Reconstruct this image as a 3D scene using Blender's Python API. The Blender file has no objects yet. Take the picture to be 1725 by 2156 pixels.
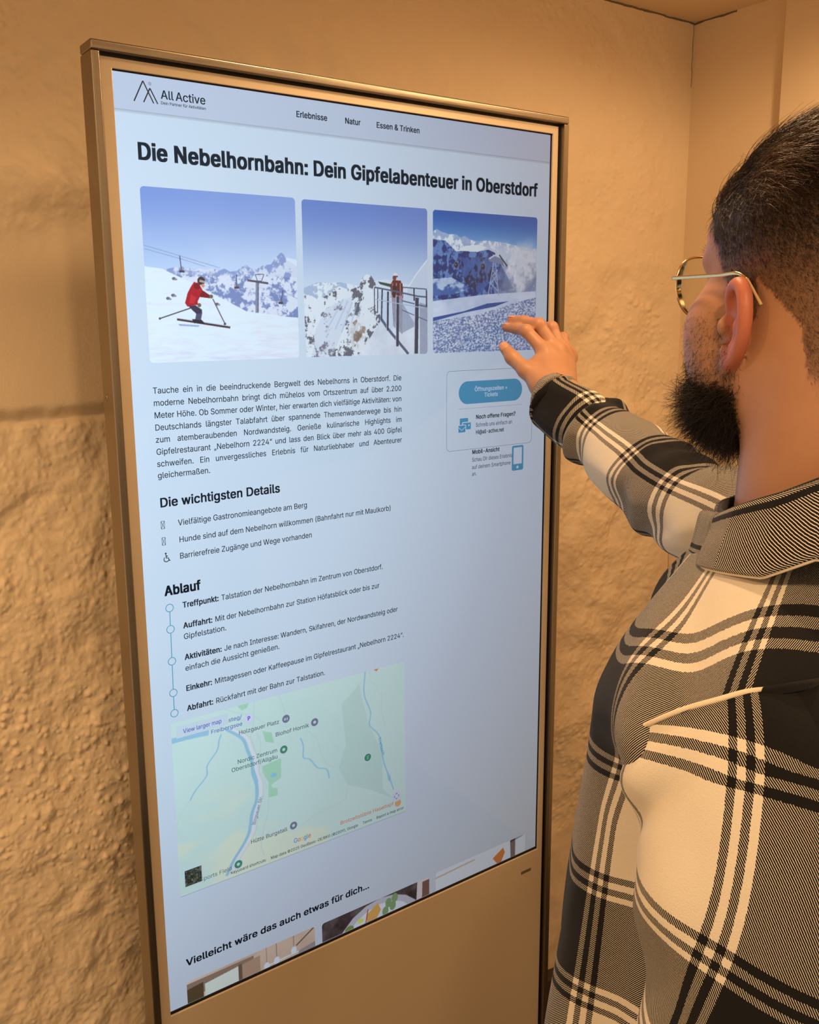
import bpy, bmesh, math, os, random
import numpy as np
from mathutils import Vector, Matrix, geometry

# ------------------------------------------------------------------ camera, light, exposure
scene = bpy.context.scene
COL = scene.collection
rng = np.random.default_rng(7)

cam_data = bpy.data.cameras.new('camera')
cam = bpy.data.objects.new('camera', cam_data)
COL.objects.link(cam)
RIGHT = Vector((0.81025, -0.58605, -0.00597))
DOWN = Vector((-0.11555, -0.14976, -0.98195))
FWD = Vector((0.57458, 0.79632, -0.18906))
m = Matrix((RIGHT, -DOWN, -FWD)).transposed()
cam.matrix_world = Matrix.Translation((-0.38778, -1.10841, 1.67234)) @ m.to_4x4()
cam_data.sensor_fit = 'VERTICAL'
cam_data.sensor_height = 36.0
cam_data.lens = 36.0 * 1957.6 / 2156.0
cam_data.shift_y = -36.0 / 2156.0
cam_data.clip_start = 0.02
scene.camera = cam

vs = scene.view_settings
vs.view_transform = 'Standard'
vs.look = 'None'
vs.exposure = 0.0
vs.gamma = 1.0
vs.use_curve_mapping = False

world = bpy.data.worlds.new('world')
scene.world = world
world.use_nodes = True
bg = world.node_tree.nodes['Background']
bg.inputs[0].default_value = (1.0, 0.68, 0.40, 1)
bg.inputs[1].default_value = 0.90

def area(name, loc, target, size, power, col):
    l = bpy.data.lights.new(name, 'AREA')
    l.shape = 'DISK'
    l.size = size
    l.energy = power
    l.color = col
    o = bpy.data.objects.new(name, l)
    COL.objects.link(o)
    o.location = loc
    o.rotation_euler = (Vector(target) - Vector(loc)).to_track_quat('-Z', 'Y').to_euler()
    return o

WARM = (1.0, 0.66, 0.36)
def downlight(name, loc, target, power, angle, blend, radius):
    l = bpy.data.lights.new(name, 'SPOT')
    l.energy = power
    l.color = WARM
    l.spot_size = math.radians(angle)
    l.spot_blend = blend
    l.shadow_soft_size = radius
    o = bpy.data.objects.new(name, l)
    COL.objects.link(o)
    o.location = loc
    o.rotation_euler = (Vector(target) - Vector(loc)).to_track_quat('-Z', 'Y').to_euler()
    return o
# the recessed ceiling downlights of the room
downlight('downlight_left', (-0.90, -0.30, 2.27), (-0.90, -0.30, 0.0), 46, 150, 0.8, 0.045)
downlight('downlight_over_kiosk', (0.38, -0.30, 2.27), (0.38, -0.30, 0.0), 22, 150, 0.8, 0.045)
downlight('downlight_corner', (0.95, -0.55, 2.27), (0.95, -0.55, 0.0), 20, 176, 0.3, 0.045)
downlight('downlight_near', (-0.25, -1.30, 2.27), (-0.25, -1.30, 0.0), 34, 170, 0.5, 0.045)

# ------------------------------------------------------------------ helpers
def mat(name, **kw):
    mt = bpy.data.materials.new(name)
    mt.use_nodes = True
    b = mt.node_tree.nodes['Principled BSDF']
    for k, v in kw.items():
        k = {'color': 'Base Color', 'rough': 'Roughness', 'metal': 'Metallic', 'spec': 'Specular IOR Level',
             'coat': 'Coat Weight', 'coat_rough': 'Coat Roughness', 'sheen': 'Sheen Weight', 'sss': 'Subsurface Weight',
             'aniso': 'Anisotropic'}.get(k, k)
        if isinstance(v, tuple) and len(v) == 3 and k == 'Base Color':
            v = (*v, 1)
        b.inputs[k].default_value = v
    return mt

class N:
    """tiny node-tree helper"""
    def __init__(self, mt):
        self.t = mt.node_tree
        self.b = self.t.nodes.get('Principled BSDF')
    def n(self, kind, **kw):
        nd = self.t.nodes.new(kind)
        for k, v in kw.items():
            setattr(nd, k, v)
        return nd
    def l(self, a, b):
        self.t.links.new(a, b)
    def val(self, sock, v):
        if isinstance(v, (int, float)):
            sock.default_value = v
        else:
            self.l(v, sock)
    def m(self, op, a, b=None, c=None):
        nd = self.n('ShaderNodeMath', operation=op)
        self.val(nd.inputs[0], a)
        if b is not None:
            self.val(nd.inputs[1], b)
        if c is not None:
            self.val(nd.inputs[2], c)
        return nd.outputs[0]
    def noise(self, vec, scale, detail=3, rough=0.5, out=0):
        nd = self.n('ShaderNodeTexNoise')
        nd.inputs['Scale'].default_value = scale
        nd.inputs['Detail'].default_value = detail
        nd.inputs['Roughness'].default_value = rough
        if vec is not None:
            self.l(vec, nd.inputs['Vector'])
        return nd.outputs[out]
    def ramp(self, fac, stops):
        nd = self.n('ShaderNodeValToRGB')
        e = nd.color_ramp.elements
        while len(e) < len(stops):
            e.new(0.5)
        for el, (p, c) in zip(e, stops):
            el.position = p
            el.color = (*c, 1)
        self.l(fac, nd.inputs[0])
        return nd.outputs[0]
    def mix(self, fac, a, b, blend='MIX'):
        nd = self.n('ShaderNodeMix', data_type='RGBA', blend_type=blend)
        self.val(nd.inputs[0], fac)
        for s, v in ((6, a), (7, b)):
            if isinstance(v, tuple):
                nd.inputs[s].default_value = (*v, 1)
            else:
                self.l(v, nd.inputs[s])
        return nd.outputs[2]
    def bump(self, h, strength=0.3, dist=0.002):
        nd = self.n('ShaderNodeBump')
        nd.inputs['Strength'].default_value = strength
        nd.inputs['Distance'].default_value = dist
        self.l(h, nd.inputs['Height'])
        self.l(nd.outputs[0], self.b.inputs['Normal'])
    def pos(self):
        return self.n('ShaderNodeNewGeometry').outputs['Position']
    def obj(self):
        return self.n('ShaderNodeTexCoord').outputs['Object']

def mesh_from(name, V, F, mt, parent=None, smooth=True, attrs=None, uv=None):
    """V (n,3) array, F list of faces or (m,k) array -> ONE object"""
    me = bpy.data.meshes.new(name)
    V = np.asarray(V, dtype=np.float32)
    if isinstance(F, np.ndarray):
        k = F.shape[1]
        me.vertices.add(len(V))
        me.vertices.foreach_set('co', V.ravel())
        me.loops.add(F.size)
        me.loops.foreach_set('vertex_index', F.astype(np.int32).ravel())
        me.polygons.add(len(F))
        me.polygons.foreach_set('loop_start', np.arange(0, F.size, k, dtype=np.int32))
        me.update(calc_edges=True)
    else:
        me.from_pydata([tuple(map(float, v)) for v in V], [], F)
    if smooth:
        me.polygons.foreach_set('use_smooth', np.ones(len(me.polygons), dtype=bool))
    if uv is not None:                       # per-vertex uv
        lay = me.uv_layers.new(name='UVMap')
        li = np.empty(len(me.loops), dtype=np.int32)
        me.loops.foreach_get('vertex_index', li)
        lay.data.foreach_set('uv', np.asarray(uv, dtype=np.float32)[li].ravel())
    for an, arr in (attrs or {}).items():
        arr = np.asarray(arr, dtype=np.float32)
        if arr.ndim == 1:
            a = me.attributes.new(an, 'FLOAT', 'POINT')
            a.data.foreach_set('value', arr)
        else:
            a = me.attributes.new(an, 'FLOAT_COLOR', 'POINT')
            if arr.shape[1] == 3:
                arr = np.concatenate([arr, np.ones((len(arr), 1), np.float32)], 1)
            a.data.foreach_set('color', arr.ravel())
    if mt is not None:
        me.materials.append(mt)
    me.validate()
    o = bpy.data.objects.new(name, me)
    COL.objects.link(o)
    if parent is not None:
        o.parent = parent
        o.matrix_parent_inverse = Matrix.Translation(-parent.location) if parent.type == 'EMPTY' else Matrix.Identity(4)
    return o

def empty(name, loc, label, cat):
    o = bpy.data.objects.new(name, None)
    COL.objects.link(o)
    o.location = loc
    o.empty_display_size = 0.1
    o['label'] = label
    o['category'] = cat
    return o

def structure(o):
    o['kind'] = 'structure'
    return o

def box(x0, x1, y0, y1, z0, z1):
    V = [(x, y, z) for x in (x0, x1) for y in (y0, y1) for z in (z0, z1)]
    F = [(0, 1, 3, 2), (4, 6, 7, 5), (0, 4, 5, 1), (2, 3, 7, 6), (0, 2, 6, 4), (1, 5, 7, 3)]
    return V, F

def boxobj(name, b, mt, parent=None, bevel=0.0, seg=3):
    V, F = box(*b)
    o = mesh_from(name, np.array(V), F, mt, parent, smooth=False)
    if bevel:
        md = o.modifiers.new('bevel', 'BEVEL')
        md.width = bevel
        md.segments = seg
        md.limit_method = 'NONE'
        o.data.polygons.foreach_set('use_smooth', np.ones(len(o.data.polygons), dtype=bool))
        w = o.modifiers.new('wn', 'WEIGHTED_NORMAL')
        w.keep_sharp = False
    return o

def hash3(ix, iy, iz, seed):
    h = (ix * 374761393 + iy * 668265263 + iz * 2147483647 + seed * 974634721).astype(np.int64)
    h = (h ^ (h >> 13)) * 1274126177
    h = h & 0x7fffffff
    h = (h ^ (h >> 16))
    return (h % 65536) / 65535.0

def vnoise(x, y, z=None, seed=0):
    """value noise, -1..1"""
    x = np.asarray(x, float)
    y = np.asarray(y, float)
    z = np.zeros_like(x) if z is None else np.asarray(z, float)
    i, j, k = np.floor(x), np.floor(y), np.floor(z)
    fx, fy, fz = x - i, y - j, z - k
    s = lambda t: t * t * t * (t * (t * 6 - 15) + 10)
    fx, fy, fz = s(fx), s(fy), s(fz)
    i, j, k = i.astype(np.int64), j.astype(np.int64), k.astype(np.int64)
    r = 0
    for dx in (0, 1):
        for dy in (0, 1):
            for dz in (0, 1):
                w = (fx if dx else 1 - fx) * (fy if dy else 1 - fy) * (fz if dz else 1 - fz)
                r = r + w * hash3(i + dx, j + dy, k + dz, seed)
    return r * 2 - 1

def fbm(x, y, z=None, seed=0, octv=4, gain=0.5):
    a, r, f = 1.0, 0.0, 1.0
    for o in range(octv):
        if z is None:                      # turn every octave so the lattice does not show
            ca, sa = math.cos(.7 + 1.9 * o), math.sin(.7 + 1.9 * o)
            r = r + a * vnoise((x * ca - y * sa) * f, (x * sa + y * ca) * f, None, seed + o * 17)
        else:
            r = r + a * vnoise(x * f, y * f, z * f, seed + o * 17)
        a *= gain
        f *= 2.03
    return r

def sstep(a, b, x):
    t = np.clip((x - a) / (b - a), 0, 1)
    return t * t * (3 - 2 * t)

def srgb(r, g, b):
    f = lambda c: (c / 255 / 12.92) if c / 255 <= 0.04045 else ((c / 255 + 0.055) / 1.055) ** 2.4
    return (f(r), f(g), f(b))

def srgb_np(a):
    a = np.clip(a, 0, 255) / 255.0
    return np.where(a <= 0.04045, a / 12.92, ((a + 0.055) / 1.055) ** 2.4)

def tube(path, rad, nseg=10, closed=False, cap=True):
    """tube along a polyline; returns V,F"""
    P = np.asarray(path, float)
    n = len(P)
    rad = np.broadcast_to(np.asarray(rad, float), (n,))
    if closed:
        T = np.roll(P, -1, 0) - np.roll(P, 1, 0)
    else:
        T = np.gradient(P, axis=0)
    T /= np.linalg.norm(T, axis=1, keepdims=True) + 1e-12
    up = np.array([0, 0, 1.0]) if abs(T[0][2]) < 0.9 else np.array([1.0, 0, 0])
    A = np.zeros_like(P)
    a = np.cross(T[0], up)
    a /= np.linalg.norm(a)
    for i in range(n):
        a = a - T[i] * np.dot(a, T[i])
        a /= np.linalg.norm(a)
        A[i] = a
    B = np.cross(T, A)
    th = np.linspace(0, 2 * np.pi, nseg, endpoint=False)
    V = (P[:, None] + rad[:, None, None] * (np.cos(th)[None, :, None] * A[:, None] + np.sin(th)[None, :, None] * B[:, None])).reshape(-1, 3)
    F = []
    m_ = n if closed else n - 1
    for i in range(m_):
        i2 = (i + 1) % n
        for j in range(nseg):
            j2 = (j + 1) % nseg
            F.append((i * nseg + j, i * nseg + j2, i2 * nseg + j2, i2 * nseg + j))
    if cap and not closed:
        F.append(tuple(range(nseg))[::-1])
        F.append(tuple((n - 1) * nseg + j for j in range(nseg)))
    return V, F

def cat_rom(P, n):
    """Catmull-Rom through rows of P (k,d), n samples"""
    P = np.asarray(P, float)
    k = len(P)
    t = np.linspace(0, k - 1, n)
    i = np.clip(np.floor(t).astype(int), 0, k - 2)
    f = (t - i)[:, None]
    p0, p1, p2, p3 = P[np.clip(i - 1, 0, k - 1)], P[i], P[i + 1], P[np.clip(i + 2, 0, k - 1)]
    return 0.5 * (2 * p1 + (p2 - p0) * f + (2 * p0 - 5 * p1 + 4 * p2 - p3) * f ** 2 + (3 * p1 - p0 - 3 * p2 + p3) * f ** 3)

def join_parts(parts):
    V, F, o = [], [], 0
    for v, f in parts:
        V.append(np.asarray(v, float))
        F += [tuple(i + o for i in q) for q in f]
        o += len(v)
    return np.concatenate(V), F
# ------------------------------------------------------------------ the room
WALL_Y, CORNER_X, CEIL_Z, LEFT_X, NEAR_Y = 0.28, 1.38, 2.289, -1.9, -2.6

def plaster(name, base, edge=None, fine=1.0):
    mt = mat(name, color=base, rough=0.75, spec=0.25)
    n = N(mt)
    p = n.pos()
    big = n.noise(p, 2.3, 3)
    c = n.mix(n.m('MULTIPLY', big, 0.5), base, tuple(v * 0.82 for v in base))
    if edge is not None:                      # hairline cracks where the planes meet
        sep = n.n('ShaderNodeSeparateXYZ')
        n.l(p, sep.inputs[0])
        brk = n.m('GREATER_THAN', n.noise(p, 9.0, 2), 0.50)
        wob = n.m('MULTIPLY', n.m('SUBTRACT', n.noise(p, 40.0, 2), 0.5), 0.006)
        tot = None
        for ax, lim, w in edge:
            d = n.m('ABSOLUTE', n.m('SUBTRACT', n.m('ADD', sep.outputs[ax], wob), lim))
            e = n.m('LESS_THAN', d, w)
            tot = e if tot is None else n.m('MAXIMUM', tot, e)
        c = n.mix(n.m('MULTIPLY', n.m('MULTIPLY', tot, brk), 0.8), c, (0.02, 0.012, 0.006))
    n.l(c, n.b.inputs['Base Color'])
    h = n.m('ADD', n.m('MULTIPLY', n.noise(p, 90, 4, 0.6), 0.6), n.m('MULTIPLY', n.noise(p, 420, 2), 0.25))
    n.bump(h, 0.5 * fine, 0.0024)
    return mt

WALLC = (0.79, 0.615, 0.40)
M_back = plaster('rough_plaster', WALLC, [('Z', CEIL_Z - 0.002, 0.0022), ('X', CORNER_X - 0.002, 0.0009)])
M_side = plaster('smooth_plaster', WALLC, [('Z', CEIL_Z - 0.002, 0.0022)], 0.35)
M_ceil = plaster('ceiling_plaster', WALLC, None, 0.4)

# rough back wall: a relief of lumps, pimples, a ledge and a recessed smooth patch
xs = np.unique(np.round(np.concatenate([np.linspace(LEFT_X, -0.95, 40), np.arange(-0.95, -0.16, 0.006), np.arange(-0.16, 0.09, 0.0016),
                                        np.linspace(0.09, 0.68, 90), np.arange(0.68, CORNER_X, 0.0034), [CORNER_X]]), 5))
zs = np.unique(np.round(np.concatenate([np.linspace(0, 0.5, 50), np.arange(0.5, CEIL_Z, 0.0022), [CEIL_Z]]), 5))
GX, GZ = np.meshgrid(xs, zs)

def wall_relief(x, z):
    wx = x + 0.012 * vnoise(x * 14, z * 14, seed=91)
    wz = z + 0.012 * vnoise(x * 14 + 7, z * 14, seed=92)
    lump = fbm(wx * 5.5, wz * 5.5, seed=1, octv=3) * 0.0085
    mid = fbm(wx * 22, wz * 22, seed=2, octv=4, gain=0.6) * 0.0029
    gate = sstep(-0.15, 0.55, fbm(x * 4.5 + 3, z * 4.5, seed=3, octv=2))
    # pimples and blisters of the roughcast
    def pimples(sc, seed, keep):
        cx, cz = x * sc, z * sc
        i, k = np.floor(cx), np.floor(cz)
        best = np.zeros_like(x)
        for dx in (-1, 0, 1):
            for dz in (-1, 0, 1):
                ii, kk = (i + dx).astype(np.int64), (k + dz).astype(np.int64)
                zz = np.zeros_like(ii)
                px, pz = i + dx + hash3(ii, kk, zz, seed), k + dz + hash3(ii, kk, zz, seed + 1)
                r = 0.18 + 0.3 * hash3(ii, kk, zz, seed + 2)
                on = hash3(ii, kk, zz, seed + 3) < keep
                d = np.sqrt((cx - px) ** 2 + (cz - pz) ** 2) / r
                best = np.maximum(best, np.where(on, np.clip(1 - d * d, 0, 1) ** 1.5 * r, 0))
        return best
    pim = pimples(120, 31, 0.55) * 0.0030 * (0.5 + 0.5 * gate) + pimples(70, 11, 0.5) * 0.0075 * (0.35 + 0.65 * gate) + pimples(32, 21, 0.3) * 0.011 * gate
    dent = -sstep(0.25, 0.75, fbm(wx * 9 + 2, wz * 7, seed=6, octv=3)) * 0.0035
    rough_low = sstep(0.0, 0.02, 1.522 + 0.006 * vnoise(x * 12, z * 0, seed=5) - z)
    right = sstep(0.3, 0.7, x)
    calm = 1 - 0.55 * right * sstep(1.35, 2.1, z) - 0.25 * (1 - right) * sstep(1.55, 1.95, z)
    smooth_end = 1 - sstep(0.93, 1.0, x / CORNER_X) * 0.75
    h = (lump + mid + pim + dent) * calm * smooth_end
    # left part: smooth recessed band between a ledge (z 1.52) and an overhanging shoulder (z 1.79)
    left = 1 - sstep(0.18, 0.34, x)
    up = sstep(1.748, 1.835, z + 0.012 * vnoise(x * 9, z * 3, seed=8))
    wob = 0.007 * vnoise(x * 11, x * 0, seed=5) + 0.002 * vnoise(x * 60, z * 30, seed=15)
    low = 1 - sstep(1.519, 1.5275, z + wob)
    band = (1 - up) * (1 - low) * left
    under = sstep(1.556, 1.529, z + wob) ** 1.6          # the smooth band rounds inwards along its lower edge
    h = h * (1 - 0.93 * band) - (0.010 + 0.015 * under) * band
    h = h - left * (1 - up) * low * 0.019 * sstep(1.15, 1.5, z)
    edge = np.minimum(np.minimum(CEIL_Z - z, CORNER_X - x) / 0.03, 1)
    return h * np.clip(edge, 0, 1)

H = wall_relief(GX, GZ)
Vw = np.stack([GX, WALL_Y - H, GZ], -1).reshape(-1, 3)
nx, nz = len(xs), len(zs)
idx = np.arange(nx * nz).reshape(nz, nx)
Fw = np.stack([idx[:-1, :-1], idx[:-1, 1:], idx[1:, 1:], idx[1:, :-1]], -1).reshape(-1, 4)
structure(mesh_from('wall_back', Vw, Fw, M_back))

V, F = box(CORNER_X, CORNER_X + 0.12, 0.046, WALL_Y + 0.12, 0, CEIL_Z)
structure(mesh_from('wall_right', np.array(V), F, M_side, smooth=False))
# the wall steps forward here: a pilaster
V, F = box(CORNER_X - 0.022, CORNER_X + 0.12, NEAR_Y, 0.046, 0, CEIL_Z)
structure(mesh_from('wall_right_pilaster', np.array(V), F, M_side, smooth=False)).name = 'wall_right_near'
V, F = box(LEFT_X, CORNER_X + 0.12, NEAR_Y, WALL_Y + 0.12, CEIL_Z, CEIL_Z + 0.08)
structure(mesh_from('ceiling', np.array(V), F, M_ceil, smooth=False))

M_floor = mat('dark_stone_floor', color=(0.055, 0.04, 0.03), rough=0.45)
n = N(M_floor)
p = n.pos()
br = n.n('ShaderNodeTexBrick')
br.inputs['Scale'].default_value = 1.6
br.inputs['Mortar Size'].default_value = 0.008
br.inputs['Color1'].default_value = (0.075, 0.052, 0.036, 1)
br.inputs['Color2'].default_value = (0.055, 0.040, 0.030, 1)
br.inputs['Mortar'].default_value = (0.03, 0.022, 0.017, 1)
n.l(p, br.inputs['Vector'])
n.l(br.outputs['Color'], n.b.inputs['Base Color'])
V, F = box(LEFT_X, CORNER_X + 0.12, NEAR_Y, WALL_Y + 0.12, -0.08, 0)
structure(mesh_from('floor', np.array(V), F, M_floor, smooth=False))
M_skirt = mat('dark_skirting', color=(0.06, 0.036, 0.02), rough=0.5)
n = N(M_skirt)
n.bump(n.noise(n.pos(), 30, 4), 0.2, 0.002)
structure(boxobj('baseboard_back', (LEFT_X, CORNER_X - 0.04, WALL_Y - 0.030, WALL_Y + 0.02, 0.0, 0.157), M_skirt, bevel=0.003))
structure(boxobj('baseboard_right', (CORNER_X - 0.040, CORNER_X + 0.01, NEAR_Y, WALL_Y - 0.03, 0.0, 0.157), M_skirt, bevel=0.003))

# ------------------------------------------------------------------ the touch-screen kiosk
Z0 = 1.95                    # top of the glass opening
X0, X1, ZB = 0.0, 0.693, Z0 - 1.2265
M_steel = mat('brushed_steel', color=(0.29, 0.24, 0.175), rough=0.30, metal=1.0, aniso=0.5)
n = N(M_steel)
mp = n.n('ShaderNodeMapping')
n.l(n.obj(), mp.inputs['Vector'])
mp.inputs['Scale'].default_value = (900, 900, 14)
nz_ = n.noise(mp.outputs[0], 1.0, 2)
n.l(n.m('MULTIPLY_ADD', nz_, 0.22, 0.22), n.b.inputs['Roughness'])
n.bump(nz_, 0.07, 0.0006)
M_steel_h = mat('brushed_steel_horizontal', color=(0.29, 0.24, 0.175), rough=0.30, metal=1.0, aniso=0.5)
n = N(M_steel_h)
mp = n.n('ShaderNodeMapping')
n.l(n.obj(), mp.inputs['Vector'])
mp.inputs['Scale'].default_value = (14, 900, 900)
nz_ = n.noise(mp.outputs[0], 1.0, 2)
n.l(n.m('MULTIPLY_ADD', nz_, 0.22, 0.22), n.b.inputs['Roughness'])
n.bump(nz_, 0.07, 0.0006)
M_bezel = mat('painted_glass_bezel', color=(0.47, 0.375, 0.26), rough=0.22, spec=0.5, coat=0.35, coat_rough=0.05)
n = N(M_bezel)
n.l(n.mix(n.noise(n.pos(), 3.0, 2), (0.50, 0.395, 0.265), (0.465, 0.365, 0.245)), n.b.inputs['Base Color'])
M_black = mat('black_gasket', color=(0.006, 0.006, 0.007), rough=0.35)
n = N(M_black)
n.l(n.m('MULTIPLY_ADD', n.noise(n.pos(), 60, 2), 0.2, 0.3), n.b.inputs['Roughness'])
M_house = mat('dark_kiosk_housing', color=(0.05, 0.045, 0.04), rough=0.45)
n = N(M_house)
n.bump(n.noise(n.pos(), 300, 2), 0.1, 0.0005)

kiosk = empty('information_kiosk', (0.346, 0.03, 0), 'tall steel-framed touch-screen information kiosk with a beige glass front, lit page on its screen', 'kiosk')
RF, RB = -0.0085, 0.029      # front and back of the steel rails
ZT = Z0 + 0.0265
rl = boxobj('side_rail', (-0.0262, -0.0158, RF, RB, 0.03, ZT - 0.0115), M_steel, kiosk, bevel=0.0016)
rr = boxobj('side_rail', (0.7090, 0.7195, RF, RB, 0.03, ZT - 0.0115), M_steel, kiosk, bevel=0.0016)
boxobj('top_rail', (-0.0262, 0.7195, RF, RB, ZT - 0.0112, ZT), M_steel_h, kiosk, bevel=0.0024)
boxobj('gasket', (-0.0158, 0.7090, 0.0044, 0.0060, 0.03, ZT - 0.0112), M_black, kiosk)
boxobj('housing', (-0.0156, 0.7088, 0.0105, 0.0285, 0.03, ZT - 0.013), M_house, kiosk, bevel=0.003)
boxobj('base_plate', (-0.06, 0.753, -0.16, 0.24, 0.0, 0.03), M_house, kiosk, bevel=0.006)

# front glass, painted beige on the back, with a clear opening over the display
gx0, gx1, gz0, gz1 = -0.0137, 0.7042, 0.035, Z0 + 0.0118
def ring_panel(name, o, i, y0, y1, mt, parent):
    V, F = [], []
    for y in (y0, y1):
        for (x, z) in ((o[0], o[2]), (o[1], o[2]), (o[1], o[3]), (o[0], o[3]), (i[0], i[2]), (i[1], i[2]), (i[1], i[3]), (i[0], i[3])):
            V.append((x, y, z))
    for k in range(4):
        k2 = (k + 1) % 4
        F.append((k, k2, 4 + k2, 4 + k))
        F.append((8 + k2, 8 + k, 12 + k, 12 + k2))
        F.append((k2, k, 8 + k, 8 + k2))
        F.append((4 + k, 4 + k2, 12 + k2, 12 + k))
    ob = mesh_from(name, np.array(V), F, mt, parent, smooth=False)
    return ob
bz = ring_panel('bezel', (gx0, gx1, gz0, gz1), (X0, X1, ZB, Z0), 0.0, 0.0034, M_bezel, kiosk)
md = bz.modifiers.new('bevel', 'BEVEL'); md.width = 0.0007; md.segments = 2; md.limit_method = 'ANGLE'

# slotted sensor grille below the display
gp = []
for k in range(11):
    x = 0.6535 + k * 0.0022
    gp.append(([(x, -0.0003, 0.6868), (x + 0.0012, -0.0003, 0.6868), (x + 0.0022, -0.0003, 0.6924), (x + 0.0010, -0.0003, 0.6924),
                (x, 0.0002, 0.6868), (x + 0.0012, 0.0002, 0.6868), (x + 0.0022, 0.0002, 0.6924), (x + 0.0010, 0.0002, 0.6924)],
               [(0, 1, 2, 3), (7, 6, 5, 4), (0, 4, 5, 1), (1, 5, 6, 2), (2, 6, 7, 3), (3, 7, 4, 0)]))
V, F = join_parts(gp)
mesh_from('sensor_grille', V, F, M_black, kiosk, smooth=False)['label'] = 'small dark slotted grille under the screen'
# flush screw on the outside of the left rail
th = np.linspace(0, 2 * np.pi, 24, endpoint=False)
V = np.concatenate([np.stack([np.full(24, xx), 0.018 + r * np.cos(th), 1.577 + r * np.sin(th)], 1) for xx, r in ((-0.0262, 0.0042), (-0.0267, 0.0040), (-0.0267, 0.0018), (-0.0262, 0.0016))])
F = [(a * 24 + i, a * 24 + (i + 1) % 24, (a + 1) * 24 + (i + 1) % 24, (a + 1) * 24 + i) for a in range(3) for i in range(24)]
mesh_from('screw', V, F + [tuple(range(72, 96))], M_steel, rl)
# ------------------------------------------------------------------ the lit page on the display
# LCD: the panel gives off light; like every LCD it is brightest and bluest seen square on and dims to grey at grazing angles
M_lcd = mat('lcd_panel', color=(0.012, 0.012, 0.014), rough=0.07, spec=0.4)
n = N(M_lcd)
lw = n.n('ShaderNodeLayerWeight')
lw.inputs['Blend'].default_value = 0.5
ang = n.ramp(lw.outputs['Facing'], [(0.05, (0.64, 0.80, 0.985)), (0.165, (0.51, 0.635, 0.78)), (0.275, (0.345, 0.39, 0.48)), (0.39, (0.235, 0.235, 0.245))])
at = n.n('ShaderNodeAttribute', attribute_name='Col')
n.l(n.mix(1.0, at.outputs['Color'], ang, 'MULTIPLY'), n.b.inputs['Emission Color'])
n.b.inputs['Emission Strength'].default_value = 1.0

YD = 0.0040
def sp(x, z, layer):
    return (x / 1000.0, YD - layer * 0.00008, Z0 + z / 1000.0)

def flat(name, polys, parent, layer):
    """polys: list of (points_mm, linear colour); one flat mesh on the screen"""
    V, F, C = [], [], []
    for i, (pts, c) in enumerate(polys):
        o = len(V)
        V += [sp(x, z, layer + .75 * i / len(polys)) for x, z in pts]        # later pieces lie a hair above earlier ones
        C += [c] * len(pts)
        F.append(tuple(range(o, o + len(pts))))
    return mesh_from(name, np.array(V), F, M_lcd, parent, smooth=False, attrs={'Col': np.array(C)})

def rrect(x0, x1, z0, z1, r, k=8):
    pts = []
    for cx, cz, a0 in ((x1 - r, z1 - r, 0), (x0 + r, z1 - r, 90), (x0 + r, z0 + r, 180), (x1 - r, z0 + r, 270)):
        for i in range(k + 1):
            a = math.radians(a0 + 90 * i / k)
            pts.append((cx + r * math.cos(a), cz + r * math.sin(a)))
    return pts

def strip(pts, w):
    """polyline of width w as quads"""
    P = np.asarray(pts, float)
    out = []
    T = np.gradient(P, axis=0) if len(P) > 2 else np.repeat([P[1] - P[0]], 2, 0)
    T /= np.linalg.norm(T, axis=1, keepdims=True)
    Nn = np.stack([-T[:, 1], T[:, 0]], 1) * w / 2
    for i in range(len(P) - 1):
        out.append([tuple(P[i] - Nn[i]), tuple(P[i + 1] - Nn[i + 1]), tuple(P[i + 1] + Nn[i + 1]), tuple(P[i] + Nn[i])])
    return out

def disc(cx, cz, r, k=28):
    return [(cx + r * math.cos(2 * math.pi * i / k), cz + r * math.sin(2 * math.pi * i / k)) for i in range(k)]

def ringp(outer, inner):
    k = len(outer)
    return [[outer[i], outer[(i + 1) % k], inner[(i + 1) % k], inner[i]] for i in range(k)]

# --- glyphs: outlines of the font that ships with Blender, filled by winding number
try:
    FONT = bpy.data.fonts.load(os.path.join(bpy.utils.resource_path('LOCAL'), 'datafiles', 'fonts', 'Inter.woff2'))
except Exception:
    FONT = None
_g = {}
def _dim(s):
    c = bpy.data.curves.new('tmp', 'FONT')
    c.body = s
    if FONT:
        c.font = FONT
    o = bpy.data.objects.new('tmp', c)
    COL.objects.link(o)
    bpy.context.view_layer.update()
    d = o.dimensions.copy()
    return o, c, d
def _kill(o, c):
    bpy.data.objects.remove(o)
    bpy.data.curves.remove(c)
o_, c_, d_ = _dim('HH'); HH = d_.x; _kill(o_, c_)
o_, c_, d_ = _dim('H'); CAP = d_.y; _kill(o_, c_)

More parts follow.
